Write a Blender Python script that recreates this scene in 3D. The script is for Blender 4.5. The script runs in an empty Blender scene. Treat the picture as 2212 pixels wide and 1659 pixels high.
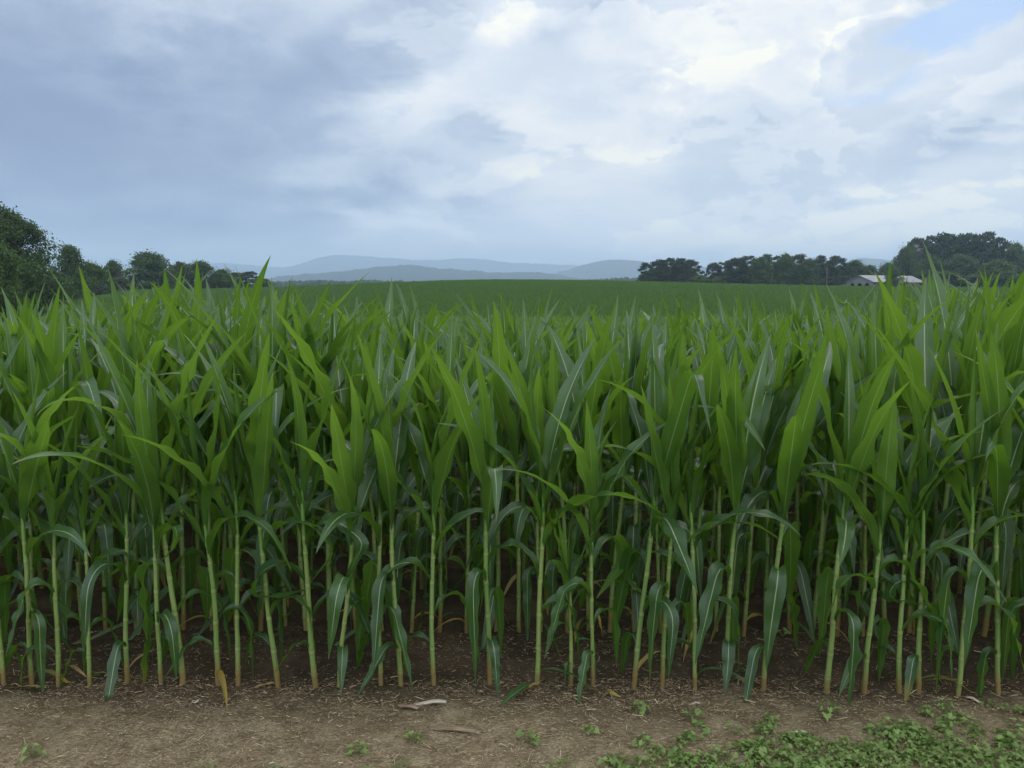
import bpy, math, random
import numpy as np
from mathutils import Vector

random.seed(7)
RNG = np.random.default_rng(7)
sc = bpy.context.scene
COL = sc.collection
R = math.radians
PI = math.pi

# ------------------------------------------------------------------ camera
EYE = 1.75
PITCH = R(6.32)
F_PX, CX, CY = 1853.4, 1106.0, 829.5          # survey picture 2212 x 1659
cam_d = bpy.data.cameras.new('camera')
cam_d.sensor_width = 36.0
cam_d.lens = F_PX / 2212 * 36.0
cam_d.clip_start = 0.05
cam_d.clip_end = 40000
cam = bpy.data.objects.new('camera', cam_d)
COL.objects.link(cam)
cam.location = (0, 0, EYE)
cam.rotation_euler = (R(90) - PITCH, 0, 0)
sc.camera = cam


def ray(px, py):
    a, b = (px - CX) / F_PX, (py - CY) / F_PX
    return (a, math.cos(PITCH) - b * math.sin(PITCH), -math.sin(PITCH) - b * math.cos(PITCH))


def at_depth(px, py, Y):
    d = ray(px, py)
    k = Y / d[1]
    return (d[0] * k, Y, EYE + d[2] * k)


def az_el(px, py):
    d = ray(px, py)
    return math.atan2(d[0], d[1]), math.atan2(d[2], math.hypot(d[0], d[1]))


def sstep(a, b, x):
    t = np.clip((np.asarray(x, float) - a) / (b - a), 0, 1)
    return t * t * (3 - 2 * t)


# ------------------------------------------------------------------ terrain
def hill_z(x, y):
    x = np.asarray(x, float)
    y = np.asarray(y, float)
    z = -0.98 * sstep(6, 26, y)
    crest = 1.40 + 1.85 * np.exp(-(x / np.where(x < 0, 40.0, 52.0)) ** 2)
    z = z + crest * sstep(34, 175, y)
    z = z + 0.25 * sstep(20, 80, x) * sstep(60, 180, y)
    z = z - 0.5 * sstep(10, 60, -x) * sstep(30, 90, y) * (1 - 0.9 * sstep(120, 190, y))
    z = z - 1.6 * np.exp(-((x + 5) / 45.0) ** 2) * sstep(225, 320, y)
    z = z - 5.0 * sstep(290, 700, y)
    return z


def ground_at(px, py):
    d = ray(px, py)
    k = -EYE / d[2]
    return d[0] * k, d[1] * k


# value noise (for meshes only)
def vnoise(x, y, seed=0):
    def h(i, j):
        n = (i * 374761393 + j * 668265263 + seed * 144269) & 0x7fffffff
        n = ((n ^ (n >> 13)) * 1274126177) & 0x7fffffff
        return ((n ^ (n >> 16)) & 0xffff) / 65535.0
    xi, yi = np.floor(x).astype(np.int64), np.floor(y).astype(np.int64)
    fx, fy = x - xi, y - yi
    fx, fy = fx * fx * (3 - 2 * fx), fy * fy * (3 - 2 * fy)
    return (h(xi, yi) * (1 - fx) + h(xi + 1, yi) * fx) * (1 - fy) + (h(xi, yi + 1) * (1 - fx) + h(xi + 1, yi + 1) * fx) * fy


def fbm(x, y, seed=0, oct=4):
    t, a, n = 0, 1.0, 0
    for k in range(oct):
        t = t + a * vnoise(x * 2 ** k, y * 2 ** k, seed + k)
        n += a
        a *= 0.5
    return t / n - 0.5


# ------------------------------------------------------------------ mesh helpers
def mk_mesh(name, V, Fq, mats, dat=None, matidx=None, smooth=True):
    V = np.asarray(V, np.float32)
    Fq = np.asarray(Fq, np.int32)
    k = Fq.shape[1]
    me = bpy.data.meshes.new(name)
    me.vertices.add(len(V))
    me.vertices.foreach_set('co', V.ravel())
    me.loops.add(Fq.size)
    me.loops.foreach_set('vertex_index', Fq.ravel())
    me.polygons.add(len(Fq))
    me.polygons.foreach_set('loop_start', np.arange(0, Fq.size, k, dtype=np.int32))
    me.polygons.foreach_set('loop_total', np.full(len(Fq), k, np.int32))
    if matidx is not None:
        me.polygons.foreach_set('material_index', np.asarray(matidx, np.int32))
    me.polygons.foreach_set('use_smooth', np.full(len(Fq), smooth, bool))
    if dat is not None:
        a = me.attributes.new('ldat', 'FLOAT_COLOR', 'POINT')
        a.data.foreach_set('color', np.asarray(dat, np.float32).ravel())
    for m in (mats if isinstance(mats, (list, tuple)) else [mats]):
        me.materials.append(m)
    me.update(calc_edges=True)
    me.validate()
    return me


def link(name, data, parent=None):
    o = bpy.data.objects.new(name, data)
    COL.objects.link(o)
    if parent is not None:
        o.parent = parent
    return o


def tag(o, label=None, cat=None, group=None, kind=None):
    if label:
        o['label'] = label
    if cat:
        o['category'] = cat
    if group:
        o['group'] = group
    if kind:
        o['kind'] = kind
    return o


def join(parts):
    """parts: list of (V, F, dat) -> joined"""
    Vs, Fs, Ds, Ms, n = [], [], [], [], 0
    for p in parts:
        Vs.append(p[0])
        Fs.append(p[1] + n)
        Ds.append(p[2])
        Ms.append(np.full(len(p[1]), p[3] if len(p) > 3 else 0))
        n += len(p[0])
    return np.concatenate(Vs), np.concatenate(Fs), np.concatenate(Ds), np.concatenate(Ms)


# ------------------------------------------------------------------ node helpers
class NT:
    def __init__(s, tree):
        s.t = tree
        s.n = tree.nodes
        s.l = tree.links

    def node(s, typ, **kw):
        n = s.n.new(typ)
        for k, v in kw.items():
            setattr(n, k, v)
        return n

    def put(s, sock, v):
        if isinstance(v, X):
            s.l.new(v.s, sock)
        elif isinstance(v, bpy.types.NodeSocket):
            s.l.new(v, sock)
        else:
            sock.default_value = v

    def m(s, op, a, b=None, c=None, clamp=False):
        n = s.n.new('ShaderNodeMath')
        n.operation = op
        n.use_clamp = clamp
        s.put(n.inputs[0], a)
        if b is not None:
            s.put(n.inputs[1], b)
        if c is not None:
            s.put(n.inputs[2], c)
        return X(s, n.outputs[0])

    def step(s, a, b, x):
        n = s.n.new('ShaderNodeMapRange')
        n.interpolation_type = 'SMOOTHSTEP'
        s.put(n.inputs[0], x)
        s.put(n.inputs[1], a)
        s.put(n.inputs[2], b)
        n.inputs[3].default_value = 0
        n.inputs[4].default_value = 1
        return X(s, n.outputs[0])

    def noise(s, vec, scale, detail=4, rough=0.55, dist=0.0):
        n = s.n.new('ShaderNodeTexNoise')
        if vec is not None:
            s.put(n.inputs['Vector'], vec)
        n.inputs['Scale'].default_value = scale
        n.inputs['Detail'].default_value = detail
        n.inputs['Roughness'].default_value = rough
        n.inputs['Distortion'].default_value = dist
        return X(s, n.outputs[0])

    def mix(s, f, a, b, blend='MIX'):
        n = s.n.new('ShaderNodeMix')
        n.data_type = 'RGBA'
        n.blend_type = blend
        s.put(n.inputs[0], f)
        s.put(n.inputs[6], a)
        s.put(n.inputs[7], b)
        return X(s, n.outputs[2])

    def ramp(s, f, pts):
        n = s.n.new('ShaderNodeValToRGB')
        el = n.color_ramp.elements
        while len(el) < len(pts):
            el.new(0.5)
        for e, (p, c) in zip(el, pts):
            e.position = p
            e.color = (*c, 1)
        s.put(n.inputs[0], f)
        return X(s, n.outputs[0])

    def xyz(s, a, b, c):
        n = s.n.new('ShaderNodeCombineXYZ')
        for i, v in enumerate((a, b, c)):
            s.put(n.inputs[i], v)
        return X(s, n.outputs[0])


class X:
    def __init__(s, nt, sock):
        s.nt, s.s = nt, sock

    def __add__(s, o): return s.nt.m('ADD', s, o)
    __radd__ = __add__
    def __sub__(s, o): return s.nt.m('SUBTRACT', s, o)
    def __rsub__(s, o): return s.nt.m('SUBTRACT', o, s)
    def __mul__(s, o): return s.nt.m('MULTIPLY', s, o)
    __rmul__ = __mul__
    def __truediv__(s, o): return s.nt.m('DIVIDE', s, o)


def new_mat(name):
    m = bpy.data.materials.new(name)
    m.use_nodes = True
    nt = NT(m.node_tree)
    nt.n.clear()
    out = nt.n.new('ShaderNodeOutputMaterial')
    return m, nt, out


def principled(nt, color, rough=0.7, spec=0.3, normal=None):
    b = nt.n.new('ShaderNodeBsdfPrincipled')
    nt.put(b.inputs['Base Color'], color)
    nt.put(b.inputs['Roughness'], rough)
    nt.put(b.inputs['Specular IOR Level'], spec)
    if normal is not None:
        nt.put(b.inputs['Normal'], normal)
    return b


def bump(nt, h, strength=0.5, dist=0.01):
    b = nt.n.new('ShaderNodeBump')
    b.inputs['Strength'].default_value = strength
    b.inputs['Distance'].default_value = dist
    nt.put(b.inputs['Height'], h)
    return b.outputs[0]


def rgba(r, g, b):
    return (r, g, b, 1.0)


def ldat(nt):
    a = nt.node('ShaderNodeAttribute', attribute_name='ldat')
    s = nt.n.new('ShaderNodeSeparateColor')
    nt.l.new(a.outputs['Color'], s.inputs[0])
    return X(nt, s.outputs[0]), X(nt, s.outputs[1]), X(nt, s.outputs[2]), X(nt, a.outputs['Alpha'])


# corn leaf: ldat = (u across 0..1, v along 0..1, tint, age)
def make_leaf_mat(name='corn_leaf', sheen=1.0, ribs=1.0, sat=1.0):
    m, nt, out = new_mat(name)
    u, v, tint, age = ldat(nt)
    geo = nt.n.new('ShaderNodeNewGeometry')
    back = X(nt, geo.outputs['Backfacing'])
    tc = nt.n.new('ShaderNodeTexCoord')
    n1 = nt.noise(tc.outputs['Object'], 9.0, 4)
    veins = nt.noise(nt.xyz(u * 60.0, v * 3.0, tint * 20.0), 1.0, 2)
    dm = nt.m('ABSOLUTE', u - 0.5)
    rib = ribs * (1.0 - nt.step(0.017, 0.036, dm)) * (1.0 - nt.step(0.72, 0.98, v))
    up = nt.mix(tint, rgba(.028, .076, .022), rgba(.050, .118, .032))
    lo = nt.mix(tint, rgba(.036, .092, .014), rgba(.064, .142, .022))
    c = nt.mix(back, up, lo)
    shade = 0.72 + n1 * 0.35 + veins * 0.22
    c = nt.mix(1.0, c, nt.xyz(shade, shade, shade), 'MULTIPLY')
    # growth differs from place to place in the field
    zone = nt.noise(geo.outputs['Position'], .045, 4, .6) * .7 + nt.noise(geo.outputs['Position'], .5, 3) * .3
    c = nt.mix(nt.step(.42, .62, zone) * .35, c, nt.mix(1.0, c, rgba(1.35, 1.15, .8), 'MULTIPLY'))
    c = nt.mix(nt.step(.52, .36, zone) * .45, c, nt.mix(1.0, c, rgba(.62, .72, .85), 'MULTIPLY'))
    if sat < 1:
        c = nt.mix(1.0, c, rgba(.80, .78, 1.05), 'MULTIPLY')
    c = nt.mix(rib * (0.85 - back * 0.62), c, rgba(.42, .50, .30))
    # age: yellowing that starts at the tip and the margins
    ya = nt.step(0.0, 0.30, age * 1.45 + v * 0.35 + n1 * 0.25 - 0.74) * nt.step(0.02, 0.1, age)
    yc = nt.mix(nt.step(0.75, 1.15, age + n1 * 0.6), rgba(.34, .27, .035), rgba(.33, .22, .10))
    tipm = nt.step(.93, .99, v + (n1 - .5) * .05) * nt.step(.35, .7, tint)
    c = nt.mix(tipm * .8, c, rgba(.20, .15, .07))
    spots = nt.step(.665, .70, nt.noise(tc.outputs['Object'], 75.0, 2)) * .45
    c = nt.mix(spots, c, rgba(.13, .16, .06))
    c = nt.mix(ya, c, yc)
    nrm = bump(nt, veins * 0.6 + n1 * 1.4, 0.35, 0.006)
    b = principled(nt, c, 0.24 + 0.16 * n1 + 0.20 * back + (1 - sheen) * .4, (0.62 - back * 0.42) * sheen, nrm)
    t = nt.n.new('ShaderNodeBsdfTranslucent')
    tcol = nt.mix(tint, rgba(.110, .235, .016), rgba(.190, .340, .030))
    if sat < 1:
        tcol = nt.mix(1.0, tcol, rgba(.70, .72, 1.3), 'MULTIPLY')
    tcol = nt.mix(ya, tcol, rgba(.40, .28, .04))
    tcol = nt.mix(rib * 0.6, tcol, rgba(.26, .40, .10))
    nt.put(t.inputs['Color'], tcol)
    mx = nt.n.new('ShaderNodeMixShader')
    mx.inputs[0].default_value = 0.44
    nt.l.new(b.outputs[0], mx.inputs[1])
    nt.l.new(t.outputs[0], mx.inputs[2])
    nt.l.new(mx.outputs[0], out.inputs[0])
    return m


# stalk: ldat = (around, height in m, node mask, tint)
def make_stalk_mat():
    m, nt, out = new_mat('corn_stalk')
    a, h, node, tint = ldat(nt)
    tc = nt.n.new('ShaderNodeTexCoord')
    n1 = nt.noise(tc.outputs['Object'], 30.0, 4)
    n2 = nt.noise(nt.xyz(a * 24.0, h * 6.0, tint * 9.0), 1.0, 2)
    g = nt.mix(tint, rgba(.095, .165, .035), rgba(.165, .225, .060))
    g = nt.mix(nt.step(0.35, 0.75, n2) * 0.5, g, rgba(.24, .30, .12))
    g = nt.mix(nt.step(0.5, 0.9, h), g, rgba(.075, .165, .025))
    g = nt.mix(nt.step(.55, 1.0, node) * 0.45, g, rgba(.25, .27, .11))
    g = nt.mix(nt.step(.30, .60, node) * (1.0 - nt.step(.60, .80, node)) * 0.3, g, rgba(.07, .09, .025))
    g = nt.mix((1.0 - nt.step(0.01, 0.13, h + (n1 - 0.5) * 0.16 + (tint - .5) * .10)) * 0.7, g, rgba(.17, .075, .032))
    g = nt.mix(nt.step(0.60, 0.70, n1) * 0.5, g, rgba(.12, .10, .03))
    b = principled(nt, g, 0.5, 0.3, bump(nt, n1 + n2, 0.3, 0.003))
    nt.l.new(b.outputs[0], out.inputs[0])
    return m


# tree foliage: ldat = (rand, lobe tint, -, -)
def make_foliage_mat(name, dark, light, trans, tf=0.35):
    m, nt, out = new_mat(name)
    r, lobe, q, w = ldat(nt)
    f = nt.m('ADD', r * 0.5, lobe * 0.5, clamp=True)
    c = nt.mix(f, rgba(*dark), rgba(*light))
    b = principled(nt, c, 0.55, 0.25)
    t = nt.n.new('ShaderNodeBsdfTranslucent')
    nt.put(t.inputs['Color'], rgba(*trans))
    mx = nt.n.new('ShaderNodeMixShader')
    mx.inputs[0].default_value = tf
    nt.l.new(b.outputs[0], mx.inputs[1])
    nt.l.new(t.outputs[0], mx.inputs[2])
    nt.l.new(mx.outputs[0], out.inputs[0])
    return m


def make_simple_mat(name, c1, c2, scale, rough=0.85, spec=0.15, bstr=0.4, bdist=0.01, coord='Object', stretch=(1, 1, 1)):
    m, nt, out = new_mat(name)
    tc = nt.n.new('ShaderNodeTexCoord')
    mp = nt.n.new('ShaderNodeMapping')
    mp.inputs['Scale'].default_value = stretch
    nt.l.new(tc.outputs[coord], mp.inputs[0])
    n1 = nt.noise(mp.outputs[0], scale, 6, 0.6)
    c = nt.mix(nt.step(0.3, 0.7, n1), rgba(*c1), rgba(*c2))
    b = principled(nt, c, rough, spec, bump(nt, n1, bstr, bdist))
    nt.l.new(b.outputs[0], out.inputs[0])
    return m


M_LEAF = make_leaf_mat()
M_LEAF_MID = make_leaf_mat('corn_leaf_mid', .7, .6)
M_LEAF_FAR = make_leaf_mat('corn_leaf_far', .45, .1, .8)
M_STALK = make_stalk_mat()
M_BROAD = make_foliage_mat('broadleaf_foliage', (.012, .026, .010), (.075, .125, .036), (.06, .12, .02))
M_LIGHT = make_foliage_mat('light_foliage', (.020, .042, .010), (.070, .125, .026), (.09, .16, .02))
M_PINE = make_foliage_mat('pine_foliage', (.010, .021, .011), (.042, .068, .030), (.03, .05, .015), 0.2)
M_GREY = make_foliage_mat('grey_foliage', (.035, .050, .030), (.085, .105, .070), (.06, .08, .04), 0.2)
M_BROWN = make_foliage_mat('dry_foliage', (.030, .022, .012), (.085, .058, .032), (.05, .035, .02), 0.2)
M_TAN = make_foliage_mat('tan_brush', (.10, .085, .05), (.20, .165, .10), (.12, .10, .05), 0.2)
M_WEED = make_foliage_mat('weed_leaf', (.080, .130, .032), (.220, .305, .095), (.18, .30, .05), 0.3)
M_BARK = make_simple_mat('bark', (.035, .028, .020), (.11, .09, .07), 3.0, stretch=(1, 1, .2))
M_TRUNKPALE = make_simple_mat('pale_bark', (.13, .11, .09), (.24, .21, .18), 3.0, stretch=(1, 1, .2))


# straw bits: ldat r = tint
def make_straw_mat():
    m, nt, out = new_mat('straw')
    r, a, b_, w = ldat(nt)
    c = nt.ramp(r, [(0, (.085, .058, .036)), (.4, (.20, .148, .085)), (.75, (.37, .295, .185)), (1, (.60, .52, .38))])
    b = principled(nt, c, 0.75, 0.2)
    nt.l.new(b.outputs[0], out.inputs[0])
    return m


M_STRAW = make_straw_mat()


def make_ground_mat():
    m, nt, out = new_mat('soil')
    geo = nt.n.new('ShaderNodeNewGeometry')
    P = geo.outputs['Position']
    sp = nt.n.new('ShaderNodeSeparateXYZ')
    nt.l.new(P, sp.inputs[0])
    x, y = X(nt, sp.outputs[0]), X(nt, sp.outputs[1])
    big = nt.noise(P, 1.7, 5, 0.6)
    mid = nt.noise(P, 9.0, 6, 0.65)
    fine = nt.noise(P, 70.0, 5, 0.7)
    mp = nt.n.new('ShaderNodeMapping')
    mp.inputs['Scale'].default_value = (1, 2.2, 1)
    nt.l.new(P, mp.inputs[0])
    fib = nt.noise(mp.outputs[0], 55.0, 4, 0.7, 1.5)
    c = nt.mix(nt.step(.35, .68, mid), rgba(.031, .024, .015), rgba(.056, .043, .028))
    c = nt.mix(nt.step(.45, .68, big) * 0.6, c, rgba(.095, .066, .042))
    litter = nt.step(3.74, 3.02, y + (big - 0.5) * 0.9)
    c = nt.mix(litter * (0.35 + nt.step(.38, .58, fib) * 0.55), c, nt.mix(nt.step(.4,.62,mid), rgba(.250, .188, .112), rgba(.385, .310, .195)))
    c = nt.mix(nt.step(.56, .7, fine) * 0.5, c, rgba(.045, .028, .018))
    # grass country beyond the field
    g = nt.mix(nt.step(.35, .65, big), rgba(.030, .055, .016), rgba(.055, .085, .026))
    c = nt.mix(nt.step(16.0, 45.0, y), c, g)
    b = principled(nt, c, 0.95, 0.08, bump(nt, mid * 0.6 + fine * 0.35 + fib * 0.35, 0.9, 0.02))
    nt.l.new(b.outputs[0], out.inputs[0])
    return m


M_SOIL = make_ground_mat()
M_HILL = make_simple_mat('hill_forest', (.011, .020, .019), (.022, .034, .028), 0.02, 0.9, 0.1, 0.0)

# ------------------------------------------------------------------ ground sheet
def lines(dense_a, dense_b, step, lo, hi, grow=1.16):
    v = list(np.arange(dense_a, dense_b + 1e-6, step))
    s = step
    while v[-1] < hi:
        s *= grow
        v.append(v[-1] + s)
    s = step
    pre = [dense_a]
    while pre[-1] > lo:
        s *= grow
        pre.append(pre[-1] - s)
    return np.array(sorted(set(pre[1:]) | set(v)))


gx = lines(-3.6, 3.6, 0.025, -8000, 8000)
gy = lines(2.4, 6.0, 0.025, -700, 8000)
GX, GY = np.meshgrid(gx, gy)


def clods(x, y):
    k = sstep(9, 5, y) * sstep(1.0, 2.3, y)
    f = fbm(x * 3.0, y * 3.0, 3, 5) * 0.040 + fbm(x * 17.0, y * 17.0, 11, 3) * 0.022
    row = -0.004 * np.cos((y - 3.62) / 0.62 * 2 * PI)
    return (f + row) * k


def soil_z(x, y):
    return hill_z(x, y) + clods(np.asarray(x, float), np.asarray(y, float))


GZ = soil_z(GX, GY)
nx, ny = len(gx), len(gy)
idx = np.arange(nx * ny).reshape(ny, nx)
Fg = np.stack([idx[:-1, :-1], idx[:-1, 1:], idx[1:, 1:], idx[1:, :-1]], -1).reshape(-1, 4)
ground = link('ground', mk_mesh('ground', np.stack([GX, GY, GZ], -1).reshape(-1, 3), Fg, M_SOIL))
tag(ground, kind='structure')


# ------------------------------------------------------------------ corn plant
def leaf(rng, p0, phi, th0, th1, L, W, n=20, m=4, power=1.3, fold=(1.0, 0.25), wav=0.2, twist=0.0,
         kink=None, sway=0.0, age=0.0, tint=None, floor=0.012, uoff=0.0):
    s = np.linspace(0, 1, n + 1)
    th = th0 + (th1 - th0) * (s ** power if power > 0 else sstep(.02, -power, s))
    if kink:
        th = th - kink[1] * sstep(kink[0] - .05, kink[0] + .05, s)
    ph = phi + sway * s ** 1.6
    T = np.stack([np.cos(th) * np.cos(ph), np.cos(th) * np.sin(ph), np.sin(th)], -1)
    P = np.array(p0) + np.concatenate([np.zeros((1, 3)), np.cumsum((T[:-1] + T[1:]) * 0.5, 0) * (L / n)])
    P[:, 2] = np.maximum(P[:, 2], floor)
    T = np.gradient(P, axis=0)
    T /= np.linalg.norm(T, axis=1, keepdims=True) + 1e-9
    S = np.stack([-np.sin(ph), np.cos(ph), 0 * ph], -1)
    S = S - T * np.sum(S * T, 1, keepdims=True)
    S /= np.linalg.norm(S, axis=1, keepdims=True) + 1e-9
    N = np.cross(T, S)
    tw = (twist * s ** 1.2)[:, None]
    S, N = S * np.cos(tw) + N * np.sin(tw), N * np.cos(tw) - S * np.sin(tw)
    t = np.clip((s - .34) / .66, 0, 1)
    w = W * (0.42 + 0.58 * sstep(0, .30, s)) * (1 - t ** 1.75)
    w = w * (1 + 0.04 * np.sin(s * 23 + rng.uniform(0, 6)))
    w[-1] = 0.0006
    fa = fold[0] + (fold[1] - fold[0]) * sstep(0, .35, s)
    u = np.linspace(-1, 1, m + 1)
    env = sstep(.04, .2, s) * sstep(1.0, .62, s)
    V = np.zeros((n + 1, m + 1, 3))
    k1, k2 = rng.uniform(3.0, 5.5, 2)
    p1, p2 = rng.uniform(0, 6.28, 2)
    for j, uj in enumerate(u):
        a = abs(uj)
        rip = np.sin(2 * PI * (k1 if uj < 0 else k2) * s + (p1 if uj < 0 else p2)) * wav * env * a * a
        V[:, j] = P + S * (uj * w / 2 * np.cos(fa))[:, None] + N * (w / 2 * (a * np.sin(fa) + rip))[:, None]
    V[:, :, 2] = np.maximum(V[:, :, 2], floor * 0.6)
    D = np.zeros((n + 1, m + 1, 4))
    D[:, :, 0] = (u * 0.5 + 0.5)[None, :]
    D[:, :, 1] = s[:, None]
    D[:, :, 2] = rng.uniform(0, 1) if tint is None else tint
    D[:, :, 3] = age
    I = np.arange((n + 1) * (m + 1)).reshape(n + 1, m + 1)
    Fq = np.stack([I[:-1, :-1], I[1:, :-1], I[1:, 1:], I[:-1, 1:]], -1).reshape(-1, 4)
    return V.reshape(-1, 3), Fq, D.reshape(-1, 4)


def stalk(rng, top, nodes, r0=0.0135, r1=0.0075, sides=8, per=5, tint=None):
    zs = [-0.03]
    nd = [0.0]
    prev = 0.0
    for z in list(nodes) + [top]:
        for k in range(1, per + 1):
            zs.append(prev + (z - prev) * k / per)
            nd.append(1.0 if (k == per and z != top) else 0.0)
        prev = z
    zs, nd = np.array(zs), np.array(nd)
    t = np.clip(zs / top, 0, 1)
    r = r0 + (r1 - r0) * t
    r = r * (1 + 0.13 * nd)
    fr = np.zeros_like(zs)
    r[0] *= 1.15
    cxs = np.cumsum(rng.normal(0, 0.0005, len(zs)))
    cys = np.cumsum(rng.normal(0, 0.0005, len(zs)))
    a = np.linspace(0, 2 * PI, sides, endpoint=False)
    V = np.stack([cxs[:, None] + r[:, None] * np.cos(a), cys[:, None] + r[:, None] * np.sin(a), np.repeat(zs[:, None], sides, 1)], -1)
    D = np.zeros((len(zs), sides, 4))
    D[:, :, 0] = np.abs(np.linspace(-1, 1, sides))[None]
    D[:, :, 1] = zs[:, None]
    D[:, :, 2] = nd[:, None]
    D[:, :, 3] = rng.uniform(0, 1) if tint is None else tint
    I = np.arange(len(zs) * sides).reshape(len(zs), sides)
    J = np.roll(I, -1, 1)
    Fq = np.stack([I[:-1], J[:-1], J[1:], I[1:]], -1).reshape(-1, 4)
    return V.reshape(-1, 3), Fq, D.reshape(-1, 4)


# height on stalk, length, width, start angle, end angle, exponent
RANKS = [
    (.055, .30, .024, 40, -70, .6),
    (.155, .38, .046, 62, -87, .5),
    (.290, .46, .056, 66, -88, .5),
    (.430, .52, .066, 72, -84, .7),
    (.560, .58, .072, 74, -52, 1.0),
    (.640, .66, .076, 73, 4, 1.4),
    (.690, .72, .082, 75, 33, 1.5),
    (.735, .72, .085, 77, 47, 1.6),
    (.775, .68, .081, 79, 56, 1.5),
    (.810, .60, .066, 83, 68, 1.5),
    (.840, .50, .050, 88, 83, 1.3),
]


def plant(seed, k=1.0, phi0=None, n=20, m=4, lean_out=0.0, low_age=None, vigor=1.0, sides=8, ranks=None, foldtips=True):
    """k = size; returns (stalk arrays, list of (arrays, age))"""
    rng = np.random.default_rng(seed)
    if phi0 is None:
        phi0 = rng.uniform(0, 2 * PI)
    nodes = [r[0] * k * rng.uniform(.97, 1.03) for r in RANKS[:7]]
    nodes = sorted(nodes)
    st = stalk(rng, .82 * k, nodes[:6], 0.0112 * k ** .5 * rng.uniform(.82, 1.15), 0.0078 * k ** .5, sides, 5 if sides > 5 else 2)
    out = []
    ptint = rng.uniform(.15, .85)
    for i, (z, L, W, a0, a1, pw) in enumerate(RANKS):
        if ranks is not None and i not in ranks:
            continue
        if i == 0 and rng.uniform() < .58:
            continue
        if i == 1 and rng.uniform() < .15:
            continue
        zz = nodes[i] if i < 7 else z * k
        phi = phi0 + PI * (i % 2) + rng.normal(0, .34)
        L2 = L * k * rng.uniform(.86, 1.12)
        W2 = W * k ** .8 * rng.uniform(.82, 1.10) * vigor
        th0 = R(a0 + rng.normal(0, 5))
        th1 = R(a1 + rng.normal(0, 15 if i < 9 else 8))
        th1 = max(th1, R(-88))
        if i >= 5 and rng.uniform() < .12:
            th1 -= R(rng.uniform(30, 70))
            pw = pw + .6
        if i < 2:
            L2 *= rng.uniform(.6, 1.05)
            th0 += R(rng.normal(0, 14))
            th1 = max(R(-88), th1 + R(rng.uniform(0, 25)))
        if 1 <= i <= 3 or (i == 4 and rng.uniform() < .6):
            pw = -rng.uniform(.28, .70 if i < 4 else 1.0)
        kink = None
        if foldtips and i in (3, 4, 5, 6) and rng.uniform() < .13:
            kink = (rng.uniform(.45, .72), R(rng.uniform(70, 120)))
        age = 0.0
        if i == 0:
            age = rng.choice([.30, .42, .6, .95], p=[.3, .3, .28, .12])
        elif i == 1:
            age = rng.choice([0, .12, .32], p=[.5, .3, .2])
        if low_age is not None and i == 0:
            age = low_age
        fold = (1.15, .24 if i < 5 else .36) if i < 8 else ((1.2, .38) if i < 10 else (1.45, 1.1))
        rr = .010 * k
        p0 = (rr * math.cos(phi), rr * math.sin(phi), zz)
        nn = n if i > 1 else max(8, n * 3 // 4)
        a = leaf(rng, p0, phi, th0, th1, L2, W2, nn, m, pw, fold, rng.uniform(.16, .42) if 0 < i < 9 else .08,
                 rng.normal(0, .55) if i < 8 else rng.normal(0, .25), kink, rng.normal(0, .22), age,
                 float(np.clip(ptint + (i - 5) * .05 + rng.normal(0, .12), 0, 1)))
        out.append((a, age))
    bend = rng.normal(0, .022, 2)
    wob = rng.uniform(0, 6.28)

    def bent(arr):
        V = arr[0]
        z = V[:, 2]
        V[:, 0] += bend[0] * z * z + .004 * np.sin(z * 7 + wob) * np.clip(z * 4, 0, 1)
        V[:, 1] += bend[1] * z * z + .004 * np.cos(z * 6 + wob) * np.clip(z * 4, 0, 1)
    bent(st)
    for a_, g_ in out:
        bent(a_)
    return st, out


def plant_object(name, parts, loc, tilt=(0, 0), rotz=0.0, split=True):
    root = bpy.data.objects.new(name, None)
    root.empty_display_size = 0.1
    COL.objects.link(root)
    root.location = loc
    root.rotation_euler = (tilt[0], tilt[1], rotz)
    st, lv = parts
    link('stalk', mk_mesh('stalk', *st[:2], M_STALK, st[2]), root)
    if split:
        for a, age in lv:
            o = link('leaf', mk_mesh('leaf', *a[:2], M_LEAF, a[2]), root)
            if age >= .32:
                o['label'] = 'yellowed dying leaf near the ground' if age < .9 else 'withered brown leaf near the ground'
    else:
        V, Fq, D, _ = join([a for a, g in lv])
        link('foliage', mk_mesh('foliage', V, Fq, M_LEAF, D), root)
    return root


ORD = ('first second third fourth fifth sixth seventh eighth ninth tenth eleventh twelfth thirteenth fourteenth fifteenth '
       'sixteenth seventeenth eighteenth nineteenth twentieth twenty-first twenty-second twenty-third twenty-fourth '
       'twenty-fifth twenty-sixth twenty-seventh twenty-eighth twenty-ninth thirtieth thirty-first thirty-second thirty-third '
       'thirty-fourth').split()

# front row, surveyed: base x in a 1024-wide picture, size, leaf-plane turn (deg), seed
FRONT = [
    (4, .98, 20, 1), (32, 1.02, -15, 2), (59, .93, 35, 3), (90, .86, 10, 4), (127, 1.02, 60, 5), (161, 1.02, -70, 6),
    (183, 1.14, 15, 7), (218, 1.04, -20, 8), (238, 1.08, 30, 9), (278, 1.12, -35, 10), (316, 1.10, 10, 11),
    (339, 1.04, 75, 12), (381, 1.10, -60, 13), (401, 1.10, 65, 14), (434, 1.06, 5, 15), (490, 1.08, 80, 16),
    (537, 1.13, -8, 17), (571, .60, 15, 18), (593, .95, 40, 19), (634, 1.22, -65, 20), (662, .98, 25, 21),
    (695, 1.10, -25, 22), (726, 1.12, 50, 23), (763, 1.14, 70, 24), (827, 1.12, -80, 25), (864, .98, 12, 26),
    (899, .95, -30, 27), (918, 1.00, 22, 28), (958, 1.14, -12, 29), (998, 1.16, 55, 30),
]
front_ratio = []
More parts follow.
